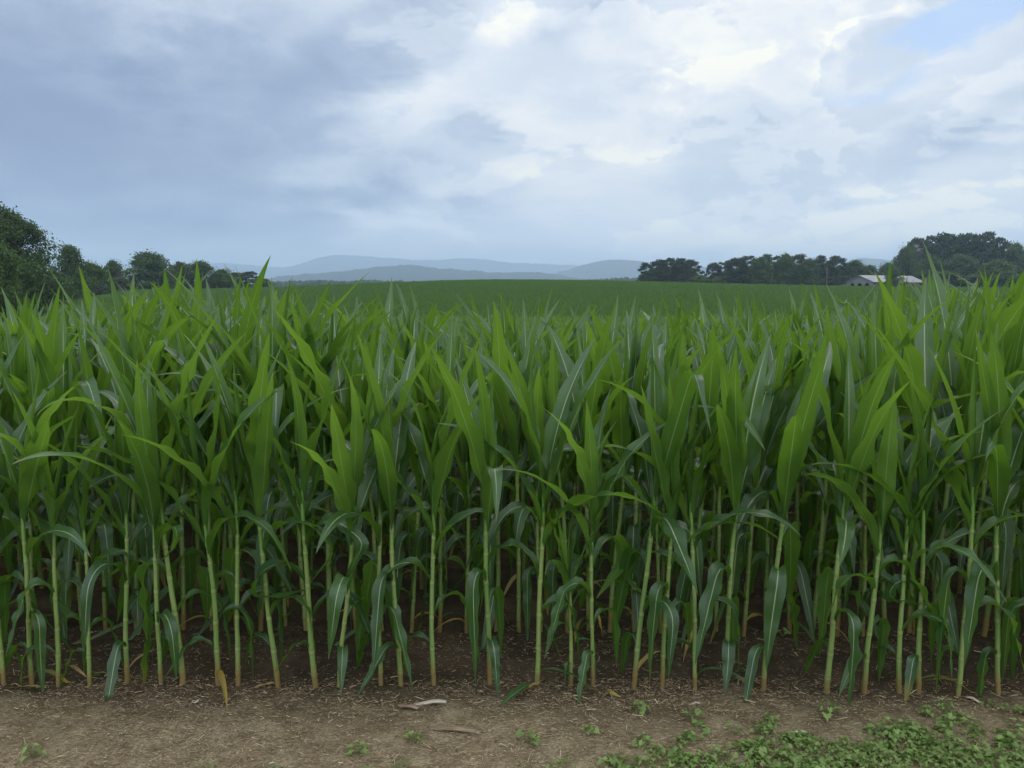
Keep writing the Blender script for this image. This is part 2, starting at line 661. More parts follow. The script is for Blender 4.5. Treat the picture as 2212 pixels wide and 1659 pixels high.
for i, (px, k, ph, seed) in enumerate(FRONT):
    dx = px * 2212 / 1024
    by = 1478 + 22 * max(0, (dx - 1100) / 1100)
    x, y = ground_at(dx, by)
    rng = np.random.default_rng(900 + seed)
    p = plant(100 + seed, k, R(ph), n=22, m=4, vigor=1.05 if k > .7 else .7, sides=10)
    o = plant_object('corn_plant', p, (x, y, float(soil_z(x, y))), (rng.normal(0, R(2.2)), rng.normal(0, R(2.6))))
    size = 'stunted thin' if k < .7 else ('short' if k < .96 else ('tall' if k > 1.115 else 'leafy green'))
    tag(o, f'{size} corn plant, {ORD[i]} from the left in the front row by the bare soil', 'corn plant', 'corn plants in the nearest rows')
    front_ratio.append(x / y)


def copy_tree(o, **kw):
    c = o.copy()
    COL.objects.link(c)
    for ch in o.children:
        d = ch.copy()
        COL.objects.link(d)
        d.parent = c
    return c


def size_at(x, y):
    """surveyed height trend along the rows: taller at both ends, lower in the middle"""
    a = x / y
    k = 1.165 + .09 * np.exp(-((a + .36) / .15) ** 2) + .15 * np.exp(-((a - .55) / .17) ** 2) - .03 * np.exp(-((a - .08) / .2) ** 2)
    return k


protos_split = [plant(300 + i, 1.0, None, n=20, m=4, vigor=1.0) for i in range(12)]
protos_whole = [plant(330 + i, 1.0, None, n=18, m=4, vigor=1.0) for i in range(14)]
ROW0, ROWD = 3.63, 0.62
used = {}
count = len(FRONT)
row_names = {2: 'second', 3: 'third', 4: 'fourth', 5: 'fifth', 6: 'sixth', 7: 'seventh'}
src = {}
for row in range(2, 7):
    y0 = ROW0 + ROWD * (row - 1)
    half = .605 * y0 + .12
    xs = []
    x = -half + RNG.uniform(0, .1)
    while x < half:
        xs.append(x)
        x += RNG.uniform(.106, .155)
    entries = []
    for x in xs:
        y = y0 + RNG.normal(0, .022) + .03 * x / 2.5 * -1
        split = row <= 3
        key = (split, int(RNG.integers(0, 12 if split else 14)))
        k = float(size_at(x, y) * RNG.uniform(.88, 1.08))
        tilt = (RNG.normal(0, R(2.2)), RNG.normal(0, R(2.2)))
        rz = RNG.uniform(0, 2 * PI)
        if key not in src:
            o = plant_object('corn_plant', (protos_split if split else protos_whole)[key[1]], (0, 0, 0), split=split)
            src[key] = o
        else:
            o = copy_tree(src[key])
        o.location = (x, y, float(soil_z(x, y)))
        o.rotation_euler = (tilt[0], tilt[1], rz)
        o.scale = (k, k, k)
        gap = sum(1 for f in front_ratio if f < x / y)
        entries.append((gap, x, o))
        count += 1
    from collections import Counter
    cnt = Counter(e[0] for e in entries)
    seen = Counter()
    for gap, x, o in entries:
        seen[gap] += 1
        tot = cnt[gap]
        where = 'left of the first front-row plant' if gap == 0 else (f'seen past the gap after the {ORD[gap-1]} front-row plant' if gap < len(FRONT) else 'seen right of the last front-row plant')
        if tot == 1:
            pos = ''
        elif tot == 2:
            pos = ', left one' if seen[gap] == 1 else ', right one'
        else:
            pos = f', {ORD[seen[gap]-1]} of {["three","four","five","six","seven","eight"][tot-3]}'
        tag(o, f'{row_names[row]}-row corn plant {where}{pos}', 'corn plant', 'corn plants in the nearest rows')
print('corn plants', count)

# ------------------------------------------------------------------ the rest of the field: one mass
LEFT_EDGE = [(4, -4.0), (25, -14.8), (88, -47.0), (183, -81.0), (300, -125.0)]


def x_left(y):
    return np.interp(y, [p[0] for p in LEFT_EDGE], [p[1] for p in LEFT_EDGE])


def variant_plant(i):
    st, lv = plant(500 + i, 1.0, None, n=9, m=2, sides=5, foldtips=True)
    V, Fq, D, M = join([(*a, 0) for a, g in lv] + [(*st, 1)])
    me = mk_mesh('field_plant', V, Fq, [M_LEAF if i < 10 else M_LEAF_MID, M_STALK], D, M)
    return bpy.data.objects.new('field_plant', me)


def variant_patch(i, size=4.0):
    rng = np.random.default_rng(700 + i)
    parts = []
    for r in range(6):
        yy = (r + .5) / 6 * size - size / 2
        xx = -size / 2 + rng.uniform(0, .15)
        while xx < size / 2:
            st, lv = plant(int(rng.integers(1 << 30)), rng.uniform(.97, 1.07), None, n=5, m=2, sides=5, ranks=(3, 4, 5, 6, 7, 8), foldtips=False)
            for a, g in lv:
                parts.append((a[0] + np.array([xx, yy + rng.normal(0, .03), 0]), a[1], a[2]))
            xx += rng.uniform(.13, .20)
    V, Fq, D, M = join(parts)
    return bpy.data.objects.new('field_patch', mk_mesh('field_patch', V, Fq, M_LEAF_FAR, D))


def instancer(name, pts, rots, scls, vids, variants):
    me = bpy.data.meshes.new(name)
    me.vertices.add(len(pts))
    me.vertices.foreach_set('co', np.asarray(pts, np.float32).ravel())
    for nm, typ, arr in (('rz', 'FLOAT', rots), ('sc', 'FLOAT', scls), ('vid', 'INT', vids)):
        a = me.attributes.new(nm, typ, 'POINT')
        a.data.foreach_set('value', np.asarray(arr, np.float32 if typ == 'FLOAT' else np.int32))
    ng = bpy.data.node_groups.new(name, 'GeometryNodeTree')
    ng.interface.new_socket('Geometry', in_out='INPUT', socket_type='NodeSocketGeometry')
    ng.interface.new_socket('Geometry', in_out='OUTPUT', socket_type='NodeSocketGeometry')
    N, Lk = ng.nodes, ng.links
    gi, go = N.new('NodeGroupInput'), N.new('NodeGroupOutput')
    jn = N.new('GeometryNodeJoinGeometry')
    for v in reversed(variants):          # a multi-input socket lists its newest link first
        oi = N.new('GeometryNodeObjectInfo')
        oi.inputs['Object'].default_value = v
        oi.inputs['As Instance'].default_value = True
        Lk.new(oi.outputs['Geometry'], jn.inputs[0])
    ip = N.new('GeometryNodeInstanceOnPoints')
    ip.inputs['Pick Instance'].default_value = True
    Lk.new(gi.outputs[0], ip.inputs['Points'])
    Lk.new(jn.outputs[0], ip.inputs['Instance'])

    def att(nm, typ):
        a = N.new('GeometryNodeInputNamedAttribute')
        a.data_type = typ
        a.inputs[0].default_value = nm
        return next(s for s in a.outputs if s.enabled and s.name == 'Attribute')
    Lk.new(att('vid', 'INT'), ip.inputs['Instance Index'])
    cb = N.new('ShaderNodeCombineXYZ')
    Lk.new(att('rz', 'FLOAT'), cb.inputs[2])
    Lk.new(cb.outputs[0], ip.inputs['Rotation'])
    Lk.new(att('sc', 'FLOAT'), ip.inputs['Scale'])
    Lk.new(ip.outputs[0], go.inputs[0])
    o = link(name, me)
    md = o.modifiers.new('instances', 'NODES')
    md.node_group = ng
    return o


pts, rz, sl, vid = [], [], [], []
y = ROW0 + ROWD * 6
while y < 46:
    half = .66 * y + 1.0
    xs = np.arange(-half, half, .138) + RNG.normal(0, .03, len(np.arange(-half, half, .138)))
    xs = xs[xs > x_left(y) + RNG.normal(0, .2, len(xs))]
    ys = y + RNG.normal(0, .03, len(xs)) - .012 * xs
    zz = hill_z(xs, ys)
    k = .96 + (size_at(xs, ys) - .96) * (1 - .85 * sstep(7, 12.5, ys))
    pts.append(np.stack([xs, ys, zz], -1))
    rz.append(RNG.uniform(0, 2 * PI, len(xs)))
    sl.append(k * RNG.uniform(.84, 1.02, len(xs)))
    vid.append(RNG.integers(0, 10, len(xs)) + np.where(RNG.uniform(14, 34, len(xs)) < y, 6, 0))
    y += ROWD + .02
# the front rows run on past both edges of the picture
for row in range(6):
    y0 = ROW0 + ROWD * row
    edge = (.605 * y0 + .12) if row else .60 * y0 + .06
    for sgn in (-1, 1):
        xs = sgn * np.arange(edge + .10, edge + 3.2, .14)
        xs = xs + RNG.normal(0, .02, len(xs))
        ys = y0 + RNG.normal(0, .02, len(xs)) - .012 * xs
        pts.append(np.stack([xs, ys, hill_z(xs, ys)], -1))
        rz.append(RNG.uniform(0, 2 * PI, len(xs)))
        sl.append(size_at(xs, ys) * RNG.uniform(.85, 1.05, len(xs)) * (.95 if row else .85))
        vid.append(RNG.integers(0, 10, len(xs)))
n_near = sum(len(p) for p in pts)
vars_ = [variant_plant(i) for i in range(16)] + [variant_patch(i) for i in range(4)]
y = 47.6
while y < 262:
    xs = np.arange(-.66 * y - 8, .66 * y + 8, 3.75)
    xs = xs[xs > x_left(y) + 2.0]
    if y > 232:
        xs = xs[(xs > 30) & (y < 236 + (xs - 30) * .25)]
    ys = np.full(len(xs), y)
    pts.append(np.stack([xs, ys, hill_z(xs, ys)], -1))
    rz.append(RNG.integers(0, 2, len(xs)) * PI + RNG.normal(0, .04, len(xs)))
    sl.append(RNG.uniform(.90, .97, len(xs)))
    vid.append(RNG.integers(16, 20, len(xs)))
    y += 3.85
field = instancer('corn_field', np.concatenate(pts), np.concatenate(rz), np.concatenate(sl), np.concatenate(vid), vars_)
tag(field, 'rolling green field of young corn behind the front rows', 'corn field', kind='stuff')
print('field instances', n_near, sum(len(p) for p in pts))


# ------------------------------------------------------------------ trees
def tube(path, radii, sides=7):
    path = np.asarray(path, float)
    radii = np.asarray(radii, float)
    T = np.gradient(path, axis=0)
    T /= np.linalg.norm(T, axis=1, keepdims=True) + 1e-9
    ref = np.where(np.abs(T[:, 2:3]) > .9, np.array([[1.0, 0, 0]]), np.array([[0, 0, 1.0]]))
    A = np.cross(T, ref)
    A /= np.linalg.norm(A, axis=1, keepdims=True) + 1e-9
    B = np.cross(T, A)
    a = np.linspace(0, 2 * PI, sides, endpoint=False)
    V = path[:, None] + radii[:, None, None] * (A[:, None] * np.cos(a)[None, :, None] + B[:, None] * np.sin(a)[None, :, None])
    I = np.arange(len(path) * sides).reshape(len(path), sides)
    J = np.roll(I, -1, 1)
    return V.reshape(-1, 3), np.stack([I[:-1], J[:-1], J[1:], I[1:]], -1).reshape(-1, 4), np.zeros((len(path) * sides, 4))


def cards(rng, C, size, tint, up=0.4, outward=None, aspect=1.5):
    """leaf-sized rhombs at points C"""
    n = len(C)
    d = rng.normal(0, 1, (n, 3))
    if outward is not None:
        d = d * .7 + outward
    d[:, 2] += up
    d /= np.linalg.norm(d, axis=1, keepdims=True)
    t = rng.normal(0, 1, (n, 3))
    t -= d * np.sum(t * d, 1, keepdims=True)
    t /= np.linalg.norm(t, axis=1, keepdims=True) + 1e-9
    b = np.cross(d, t)
    s = (size * rng.uniform(.6, 1.4, n))[:, None]
    bend = d * s * .25
    V = np.stack([C - t * s * aspect / 2, C + b * s / 2 + bend, C + t * s * aspect / 2, C - b * s / 2 + bend], 1).reshape(-1, 3)
    Fq = np.arange(n * 4).reshape(n, 4)
    D = np.zeros((n, 4, 4))
    D[:, :, 0] = rng.uniform(0, 1, n)[:, None]
    D[:, :, 1] = np.asarray(tint)[:, None] if np.ndim(tint) else tint
    return V, Fq, D.reshape(-1, 4)


def broadleaf(seed, lobes=30, per=150, size=.036, low=.10, flat=1.0, pointy=0.0):
    """unit tree: height 1, crown diameter 1"""
    rng = np.random.default_rng(seed)
    parts = []
    dirs = rng.normal(0, 1, 8)
    for i in range(lobes):
        outer = i % 2 == 0
        z = low + (.93 - low) * (rng.uniform(0, 1) ** 1.1)
        t = (z - low) / (.93 - low)
        a = i * 2.39996 + rng.normal(0, .4)
        env = .46 * (math.sin(PI * min(1, .20 + .78 * t)) ** (.6 + pointy)) * (1 - .35 * pointy * t)
        env *= 1 + .16 * math.sin(2 * a + dirs[0]) + .14 * math.sin(3 * a + dirs[1] + 6 * t) + .10 * dirs[2] * math.sin(a + 9 * t)
        r = env * (rng.uniform(.78, 1.08) if outer else rng.uniform(.1, .82))
        lr = rng.uniform(.055, .115) if outer else rng.uniform(.11, .18)
        c = np.array([r * math.cos(a), r * math.sin(a), z + rng.normal(0, .015)])
        n = int(per * (.6 if outer else 1.3))
        d = rng.normal(0, 1, (n, 3))
        d /= np.linalg.norm(d, axis=1, keepdims=True)
        k1, k2 = rng.uniform(3, 9, 2)
        rr = lr * rng.uniform(.45, 1.12, (n, 1)) * (1 + .22 * np.sin(d[:, :1] * k1 + d[:, 1:2] * k2 + d[:, 2:3] * 5 + i))
        C = c + d * rr * np.array([1.15, 1.15, .75 * flat])
        parts.append(cards(rng, C, size * rng.uniform(.75, 1.1), rng.uniform(0, 1), .5, d))
    for i in range(lobes // 3):                      # top sprigs
        a = rng.uniform(0, 6.28)
        r = rng.uniform(0, .34)
        zt = .99 - .55 * r - .3 * r * r * 2 - rng.uniform(0, .08)
        n = per // 4
        C = np.array([r * math.cos(a), r * math.sin(a), zt]) + rng.normal(0, 1, (n, 3)) * np.array([.030, .030, .022])
        parts.append(cards(rng, C, size * .85, rng.uniform(.2, 1), .5))
    V, Fq, D, _ = join(parts)
    V[:, 2] = np.maximum(V[:, 2], 0.0)
    V[:, 2] /= max(np.quantile(V[:, 2], .9995), 1e-6)
    tr = [tube([(0, 0, -.03), (.01, 0, .2), (0, .01, .5), (0, 0, .85)], [.03, .022, .014, .004])]
    for i in range(6):
        a = rng.uniform(0, 6.28)
        z = rng.uniform(.2, .55)
        tr.append(tube([(0, 0, z), (.12 * math.cos(a), .12 * math.sin(a), z + .12), (.3 * math.cos(a), .3 * math.sin(a), z + .25)], [.012, .009, .003], 5))
    tv, tf, td, _ = join(tr)
    return (V, Fq, D), (tv, tf, td)


def pine(seed, bare=.34, lobes=34, per=120, size=.030):
    rng = np.random.default_rng(seed)
    parts, tr = [], [tube([(0, 0, -.03), (.008, .004, .3), (-.006, .006, .65), (0, 0, .97)], [.022, .018, .012, .003])]
    for i in range(lobes):
        z = bare + (.95 - bare) * ((i + rng.uniform(0, 1)) / lobes)
        t = (z - bare) / (1 - bare)
        rad = .5 * (.50 + 1.1 * t - 1.45 * t * t) * rng.uniform(.35, 1.2) / .62
        a = i * 2.39996 + rng.normal(0, .6)
        c = np.array([rad * .85 * math.cos(a), rad * .85 * math.sin(a), z])
        lr = rng.uniform(.07, .155)
        n = int(per * (lr / .11) ** 2)
        d = rng.normal(0, 1, (n, 3))
        d /= np.linalg.norm(d, axis=1, keepdims=True)
        C = c + d * lr * rng.uniform(.2, 1.2, (n, 1)) * np.array([1.2, 1.2, .42])
        parts.append(cards(rng, C, size, rng.uniform(0, 1), .6, None, 2.0))
        tr.append(tube([(0, 0, z - .05), tuple(c * .6 + np.array([0, 0, z - .02]) * .4), tuple(c)], [.007, .005, .002], 4))
    V, Fq, D, _ = join(parts)
    V[:, 2] /= np.quantile(V[:, 2], .9995)
    tv, tf, td, _ = join(tr)
    return (V, Fq, D), (tv, tf, td)


TREE_SRC = {}


def tree_kind(key):
    if key in TREE_SRC:
        return TREE_SRC[key]
    kind, mat, v = key
    if kind == 'big':
        cr, tr = broadleaf(41 + v, 190, 230, .018, .02)
    elif kind == 'round':
        cr, tr = broadleaf(51 + v, 95, 150, .027, .03)
    elif kind == 'broad':
        cr, tr = broadleaf(61 + v, 80, 150, .030, .02)
    elif kind == 'spiky':
        cr, tr = broadleaf(71 + v, 100, 130, .024, .02, .7, .75)
    elif kind == 'bush':
        cr, tr = broadleaf(81 + v, 36, 120, .050, .0)
    else:
        cr, tr = pine(91 + v, bare=.07 if v % 2 else .16)
    mats = {'b': M_BROAD, 'l': M_LIGHT, 'p': M_PINE, 'g': M_GREY, 'n': M_BROWN, 't': M_TAN}
    TREE_SRC[key] = (mk_mesh('crown', *cr[:2], mats[mat], cr[2], smooth=False), mk_mesh('trunk', *tr[:2], M_BARK, tr[2]))
    return TREE_SRC[key]


def add_tree(kind, mat, v, px, top, Y, wpx, label, group=None, name=None):
    """px/top/wpx: surveyed bearing, top and crown width of the tree; Y its distance"""
    x, y, ztop = at_depth(px, top, Y)
    zb = float(hill_z(x, y)) - .05
    w = wpx / F_PX * Y * (1.2 if kind == 'pine' else 1.14)
    nm = name or {'pine': 'pine_tree', 'bush': 'bush'}.get(kind, 'broadleaf_tree')
    root = bpy.data.objects.new(nm, None)
    COL.objects.link(root)
    root.location = (x, y, zb)
    root.rotation_euler = (0, 0, random.uniform(0, 6.28))
    root.scale = (w * 1.02, w * 1.02, ztop - zb)
    crown, trunk = tree_kind((kind, mat, v))
    link('trunk', trunk, root)
    link('crown' if kind != 'bush' else 'foliage', crown, root)
    tag(root, label, 'bush' if nm == 'bush' else 'tree', group)
    return root


GL, GR = 'trees along the left field edge', 'trees behind the field on the right'
TREES = [
    ('big', 'b', 0, -8, 440, 84, 190, 'big dark broadleaf tree cut by the left edge of the picture', GL),
    ('broad', 'l', 0, -18, 520, 72, 120, 'yellow-green lower tree in front of the big dark broadleaf tree', GL),
    ('broad', 'b', 1, 52, 560, 90, 90, 'low dark broadleaf tree filling the foot of the big left tree', GL),
    ('bush', 'n', 0, 82, 606, 92, 66, 'dry brown bush at the foot of the big left tree', 'bushes along the left field edge'),
    ('spiky', 'b', 0, 148, 528, 128, 92, 'ragged spiky-topped tree right of the big left tree', GL),
    ('bush', 'g', 0, 112, 603, 126, 48, 'grey-green bush between the brown bush and spiky-topped tree', 'bushes along the left field edge'),
    ('broad', 'l', 1, 196, 566, 140, 76, 'mid-green rounded tree just right of the spiky-topped tree', GL),
    ('bush', 'g', 1, 212, 606, 138, 44, 'pale grey-green bush below the mid-green rounded tree', 'bushes along the left field edge'),
    ('round', 'b', 1, 243, 560, 168, 50, 'small dark round-topped tree left of the largest domed tree', GL),
    ('bush', 'g', 0, 262, 596, 165, 40, 'grey bush under the gap left of the largest domed tree', 'bushes along the left field edge'),
    ('round', 'b', 0, 322, 543, 188, 100, 'large dense domed tree standing out of the left tree line', GL),
    ('broad', 'b', 0, 386, 565, 200, 60, 'dark tree touching the right side of the domed tree', GL),
    ('round', 'b', 1, 432, 562, 206, 84, 'broad dark tree second right of the domed tree', GL),
    ('broad', 'b', 1, 478, 580, 212, 56, 'lower dark tree right of the broad dark one in the left line', GL),
    ('pine', 'p', 0, 512, 588, 222, 44, 'small flat-topped dark tree near the end of the left line', GL),
    ('pine', 'p', 1, 536, 586, 226, 44, 'last small dark tree at the right end of the left line', GL),
    ('bush', 'l', 1, 566, 600, 215, 52, 'light green bush at the right end of the left tree line', 'bushes along the left field edge'),
    # right: pines
    ('pine', 'p', 1, 1398, 567, 262, 36, 'leaning outermost pine at the left end of the right tree line', GR),
    ('pine', 'p', 0, 1424, 560, 268, 44, 'dark pine next to the outermost pine of the right tree line', GR),
    ('pine', 'p', 2, 1446, 556, 265, 46, 'tallest middle pine of the clump at the right line\'s left end', GR),
    ('pine', 'p', 3, 1472, 557, 268, 46, 'pine just right of the tallest one in the left-end clump', GR),
    ('pine', 'p', 0, 1494, 560, 272, 38, 'pine at the right side of the left-end clump', GR),
    ('bush', 'l', 0, 1512, 594, 262, 50, 'light green bush below the gap between the two pine clumps', 'bushes along the right tree line'),
    ('bush', 'l', 1, 1552, 597, 262, 44, 'light green bush under the lone narrow pine', 'bushes along the right tree line'),
    ('pine', 'p', 1, 1540, 567, 270, 30, 'lone narrow pine between the two pine clumps', GR),
    ('pine', 'p', 2, 1566, 562, 266, 38, 'pine starting the long clump after the lone narrow pine', GR),
    ('pine', 'p', 0, 1591, 556, 268, 44, 'second pine in the long clump right of the lone pine', GR),
    ('pine', 'p', 3, 1616, 552, 264, 46, 'third pine in the long clump right of the lone pine', GR),
    ('broad', 'b', 0, 1644, 555, 262, 56, 'dark broadleaf tree among pines left of the long clump\'s top', GR),
    ('pine', 'p', 2, 1668, 548, 268, 48, 'high pine at the crown of the long clump', GR),
    ('round', 'b', 1, 1698, 546, 264, 60, 'rounded dark tree at the crown of the long clump', GR),
    ('pine', 'p', 1, 1722, 548, 270, 46, 'pine just right of the long clump\'s rounded tree', GR),
    ('broad', 'b', 1, 1746, 557, 262, 54, 'dark tree in the dip left of the bare pale trunk', GR),
    ('pine', 'p', 3, 1776, 551, 268, 48, 'open-crowned tree left of the bare pale trunk', GR),
    ('pine', 'p', 0, 1808, 552, 270, 46, 'open-crowned tree right of the bare pale trunk', GR),
    ('round', 'b', 0, 1848, 561, 272, 62, 'round dark tree behind the barn\'s lean-to', GR),
    ('broad', 'b', 0, 1878, 572, 278, 44, 'small tree behind the barn\'s left gable', GR),
    ('round', 'b', 1, 1918, 566, 284, 46, 'dark tree behind the middle of the barn roof', GR),
    ('round', 'l', 0, 1931, 577, 246, 32, 'small rounded tree standing in front of the barn roof', GR),
    ('round', 'b', 0, 1962, 529, 290, 60, 'outermost tall tree at the left of the grove behind the barn', GR),
    ('pine', 'p', 2, 1990, 512, 296, 62, 'tall pine rising over the right end of the barn', GR),
    ('pine', 'p', 3, 2022, 508, 298, 66, 'tall pine left of the grove\'s centre behind the barn', GR),
    ('pine', 'p', 1, 2056, 502, 300, 66, 'tall pine at the grove\'s centre behind the barn', GR),
    ('pine', 'p', 0, 2090, 503, 296, 64, 'tall pine left of the grove\'s highest tree', GR),
    ('pine', 'p', 2, 2124, 499, 294, 66, 'highest pine of the grove right of the barn', GR),
    ('pine', 'p', 3, 2156, 512, 300, 58, 'tall pine right of the grove\'s highest tree', GR),
    ('round', 'b', 1, 2196, 522, 292, 66, 'tall dark tree at the right edge of the picture', GR),
    ('broad', 'b', 1, 2012, 552, 280, 70, 'mid-height leafy tree right behind the barn\'s right end', GR),
    ('round', 'b', 0, 2076, 548, 276, 80, 'mid-height rounded tree under the grove\'s centre pines', GR),
    ('bush', 'l', 0, 2044, 584, 262, 70, 'big green bush just right of the barn', 'bushes along the right tree line'),
    ('broad', 'l', 0, 2152, 560, 270, 86, 'lighter green tree low in the grove near the right edge', GR),
    ('bush', 'l', 1, 2180, 584, 260, 66, 'lighter bush under the tall tree at the right edge', 'bushes along the right tree line'),
    ('bush', 'b', 0, 2110, 592, 264, 60, 'dark bush between the two light ones right of the barn', 'bushes along the right tree line'),
    ('bush', 't', 0, 1902, 612, 248, 40, 'low tan dry brush before the barn\'s gable end', 'dry brush at the barn'),
    ('bush', 't', 1, 1974, 610, 249, 40, 'tan dry brush before the barn\'s right half', 'dry brush at the barn'),
]
for t in TREES:
    add_tree(*t)

# bare pale trunk
x, y, zt = at_depth(1787, 572, 260)
zb = float(hill_z(x, y))
rt = bpy.data.objects.new('dead_tree', None)
COL.objects.link(rt)
rt.location = (x, y, zb)
h = zt - zb
tv = tube([(0, 0, -.2), (.05, 0, h * .5), (0, .05, h)], [.10, .08, .04])
link('trunk', mk_mesh('trunk', *tv[:2], M_TRUNKPALE), rt)
tv = join([tube([(0, 0, h * z), (.9 * math.cos(a), .9 * math.sin(a), h * z + .7)], [.05, .015], 5) for z, a in ((.7, 0), (.8, 2.5), (.9, 4.4))])
link('limb', mk_mesh('limb', *tv[:2], M_TRUNKPALE), rt)
tag(rt, 'bare pale trunk standing out against the dark pines', 'tree')


# far-off woods: masses
def far_wood(name, label, x0, x1, prof, Y, size, seed):
    rng = np.random.default_rng(seed)
    xs0, ys0 = zip(*prof)
    parts = []
    pxs = np.arange(x0, x1, 4.5)
    for px in pxs:
        for dep in range(2):
            top = np.interp(px, xs0, ys0) + rng.normal(0, 1.0)
            Yd = Y + dep * 25 + rng.uniform(-10, 10)
            x, y, zt = at_depth(px + rng.normal(0, 2), top, Yd)
            zb = float(hill_z(x, y))
            hgt = max(zt - zb, 2.0)
            n = 130
            d = rng.normal(0, 1, (n, 3))
            d /= np.linalg.norm(d, axis=1, keepdims=True)
            wx = rng.uniform(3.2, 5.5) * Y / 800
            C = np.array([x, y, zb + hgt * .52]) + d * np.array([wx, wx, hgt * .46]) * rng.uniform(.7, 1.0, (n, 1))
            parts.append(cards(rng, C, size, rng.uniform(0, 1), .5, d))
    V, Fq, D, _ = join(parts)
    o = link(name, mk_mesh(name, V, Fq, M_BROAD, D, smooth=False))
    tag(o, label, 'woods', kind='stuff')


far_wood('far_woods', 'hazy line of far-off woods beyond the left half of the field', 560, 980,
         [(560, 603), (590, 608), (640, 606), (700, 604), (740, 607), (790, 603), (840, 606), (900, 609), (980, 612)], 820, 1.5, 5)
far_wood('far_woods', 'hazy blue woods beyond the field left of the pine clump', 1235, 1960,
         [(1235, 609), (1262, 605), (1290, 602), (1330, 600), (1380, 598), (1440, 597), (1700, 592), (1960, 594)], 1000, 1.7, 6)


far_wood('woods', 'dark wood closing the gaps behind the right-hand pines', 1392, 1890,
         [(1392, 590), (1410, 578), (1495, 576), (1512, 598), (1550, 597), (1570, 580), (1640, 572), (1720, 570), (1800, 574), (1840, 580), (1890, 592)], 288, .55, 7)
far_wood('woods', 'dark wood closing the gaps in the grove behind the barn', 1935, 2300,
         [(1935, 560), (1965, 545), (2000, 530), (2060, 522), (2130, 522), (2200, 540), (2300, 540)], 312, .55, 8)


# ------------------------------------------------------------------ mountains
def ridge(name, prof, Y, depth, bump_px, seed, cell):
    px = np.array([p[0] for p in prof], float)
    py = np.array([p[1] for p in prof], float)
    pts = np.array([at_depth(a, b, Y) for a, b in zip(px, py)])
    xs = np.arange(pts[0, 0], pts[-1, 0], cell)
    top = np.interp(xs, pts[:, 0], pts[:, 2])
    kern = np.exp(-np.linspace(-2, 2, 9) ** 2)
    kern /= kern.sum()
    top = np.convolve(np.pad(top, 4, mode='edge'), kern, 'valid')
    ys = np.linspace(-1, 1, 41)
    XX, YY = np.meshgrid(xs, ys)
    prof_y = np.clip(1 - np.abs(YY) ** 1.4, 0, 1)
    base = -12.0
    nz = fbm(XX / (cell * 22), YY * 3.0 + 7, seed, 4)
    tree = fbm(XX / (cell * 1.2), YY * 40, seed + 50, 2)
    top = top + (fbm(xs / (cell * 7), xs * 0 + 1.7, seed + 31, 4)) * bump_px * 2.2 / F_PX * Y
    H = (top[None] - base) * prof_y * (1 + .9 * nz * (1 - prof_y)) + base + tree * bump_px / F_PX * Y
    off = 0.25 * depth * fbm(XX / (cell * 30), XX * 0 + 3.3, seed + 9, 3)
    I = np.arange(XX.size).reshape(XX.shape)
    Fq = np.stack([I[:-1, :-1], I[:-1, 1:], I[1:, 1:], I[1:, :-1]], -1).reshape(-1, 4)
    o = link(name, mk_mesh(name, np.stack([XX, Y + YY * depth + off * (1 - np.abs(YY)) * 0, H], -1).reshape(-1, 3), Fq, M_HILL))
    tag(o, kind='structure')


ridge('hills', [(380, 640), (460, 622), (520, 612), (580, 604), (620, 597), (660, 592), (700, 589), (745, 587), (775, 582), (800, 578), (830, 575),
                (860, 573), (900, 572), (925, 575), (950, 580), (1000, 583), (1040, 586), (1085, 590), (1118, 587),
                (1150, 588), (1200, 594), (1240, 599), (1280, 606), (1330, 616), (1400, 640)], 3000, 500, 3.6, 1, 6)
ridge('hills', [(1050, 640), (1120, 605), (1180, 594), (1230, 583), (1260, 572), (1285, 566), (1310, 561), (1340, 562), (1380, 565), (1440, 570),
                (1520, 577), (1600, 586), (1700, 590), (1800, 575), (1860, 556), (1900, 560), (1990, 575), (2100, 590), (2250, 600), (2400, 640)], 4400, 700, 2.2, 2, 9)
ridge('mountains', [(60, 600), (180, 588), (250, 575), (280, 572), (330, 580), (440, 572), (480, 566), (520, 570), (570, 574), (610, 579), (640, 573), (665, 564), (700, 554),
                    (735, 550), (775, 552), (830, 557), (900, 561), (950, 562), (990, 558), (1020, 558), (1060, 562), (1110, 568), (1160, 569), (1250, 574),
                    (1340, 580), (1500, 578), (1700, 570), (1860, 560), (2000, 572), (2300, 600)], 7000, 900, 1.6, 3, 14)


# ------------------------------------------------------------------ barn
M_ROOF = make_simple_mat('roof_metal', (.15, .155, .165), (.21, .215, .23), 0.6, .55, .3, .05, .01)
M_SIDING = make_simple_mat('grey_siding', (.12, .125, .13), (.18, .185, .19), 1.2, .8, .2, .1, .01, stretch=(8, 8, .3))
M_DARKWOOD = make_simple_mat('dark_timber', (.03, .026, .022), (.07, .06, .05), 2.0, .9)
M_HAY = make_simple_mat('hay', (.13, .10, .055), (.21, .17, .10), 2.0, .95)


def quads_mesh(name, faces, mat, parent):
    V, F_ = [], []
    for f in faces:
        F_.append(list(range(len(V), len(V) + len(f))))
        V += [tuple(p) for p in f]
    me = bpy.data.meshes.new(name)
    me.from_pydata(V, [], F_)
    me.materials.append(mat)
    me.update()
    return link(name, me, parent)


def box_faces(x0, x1, y0, y1, z0, z1):
    p = [(x, y, z) for z in (z0, z1) for y in (y0, y1) for x in (x0, x1)]
    return [[p[i] for i in f] for f in ((0, 2, 3, 1), (4, 5, 7, 6), (0, 1, 5, 4), (2, 6, 7, 3), (0, 4, 6, 2), (1, 3, 7, 5))]


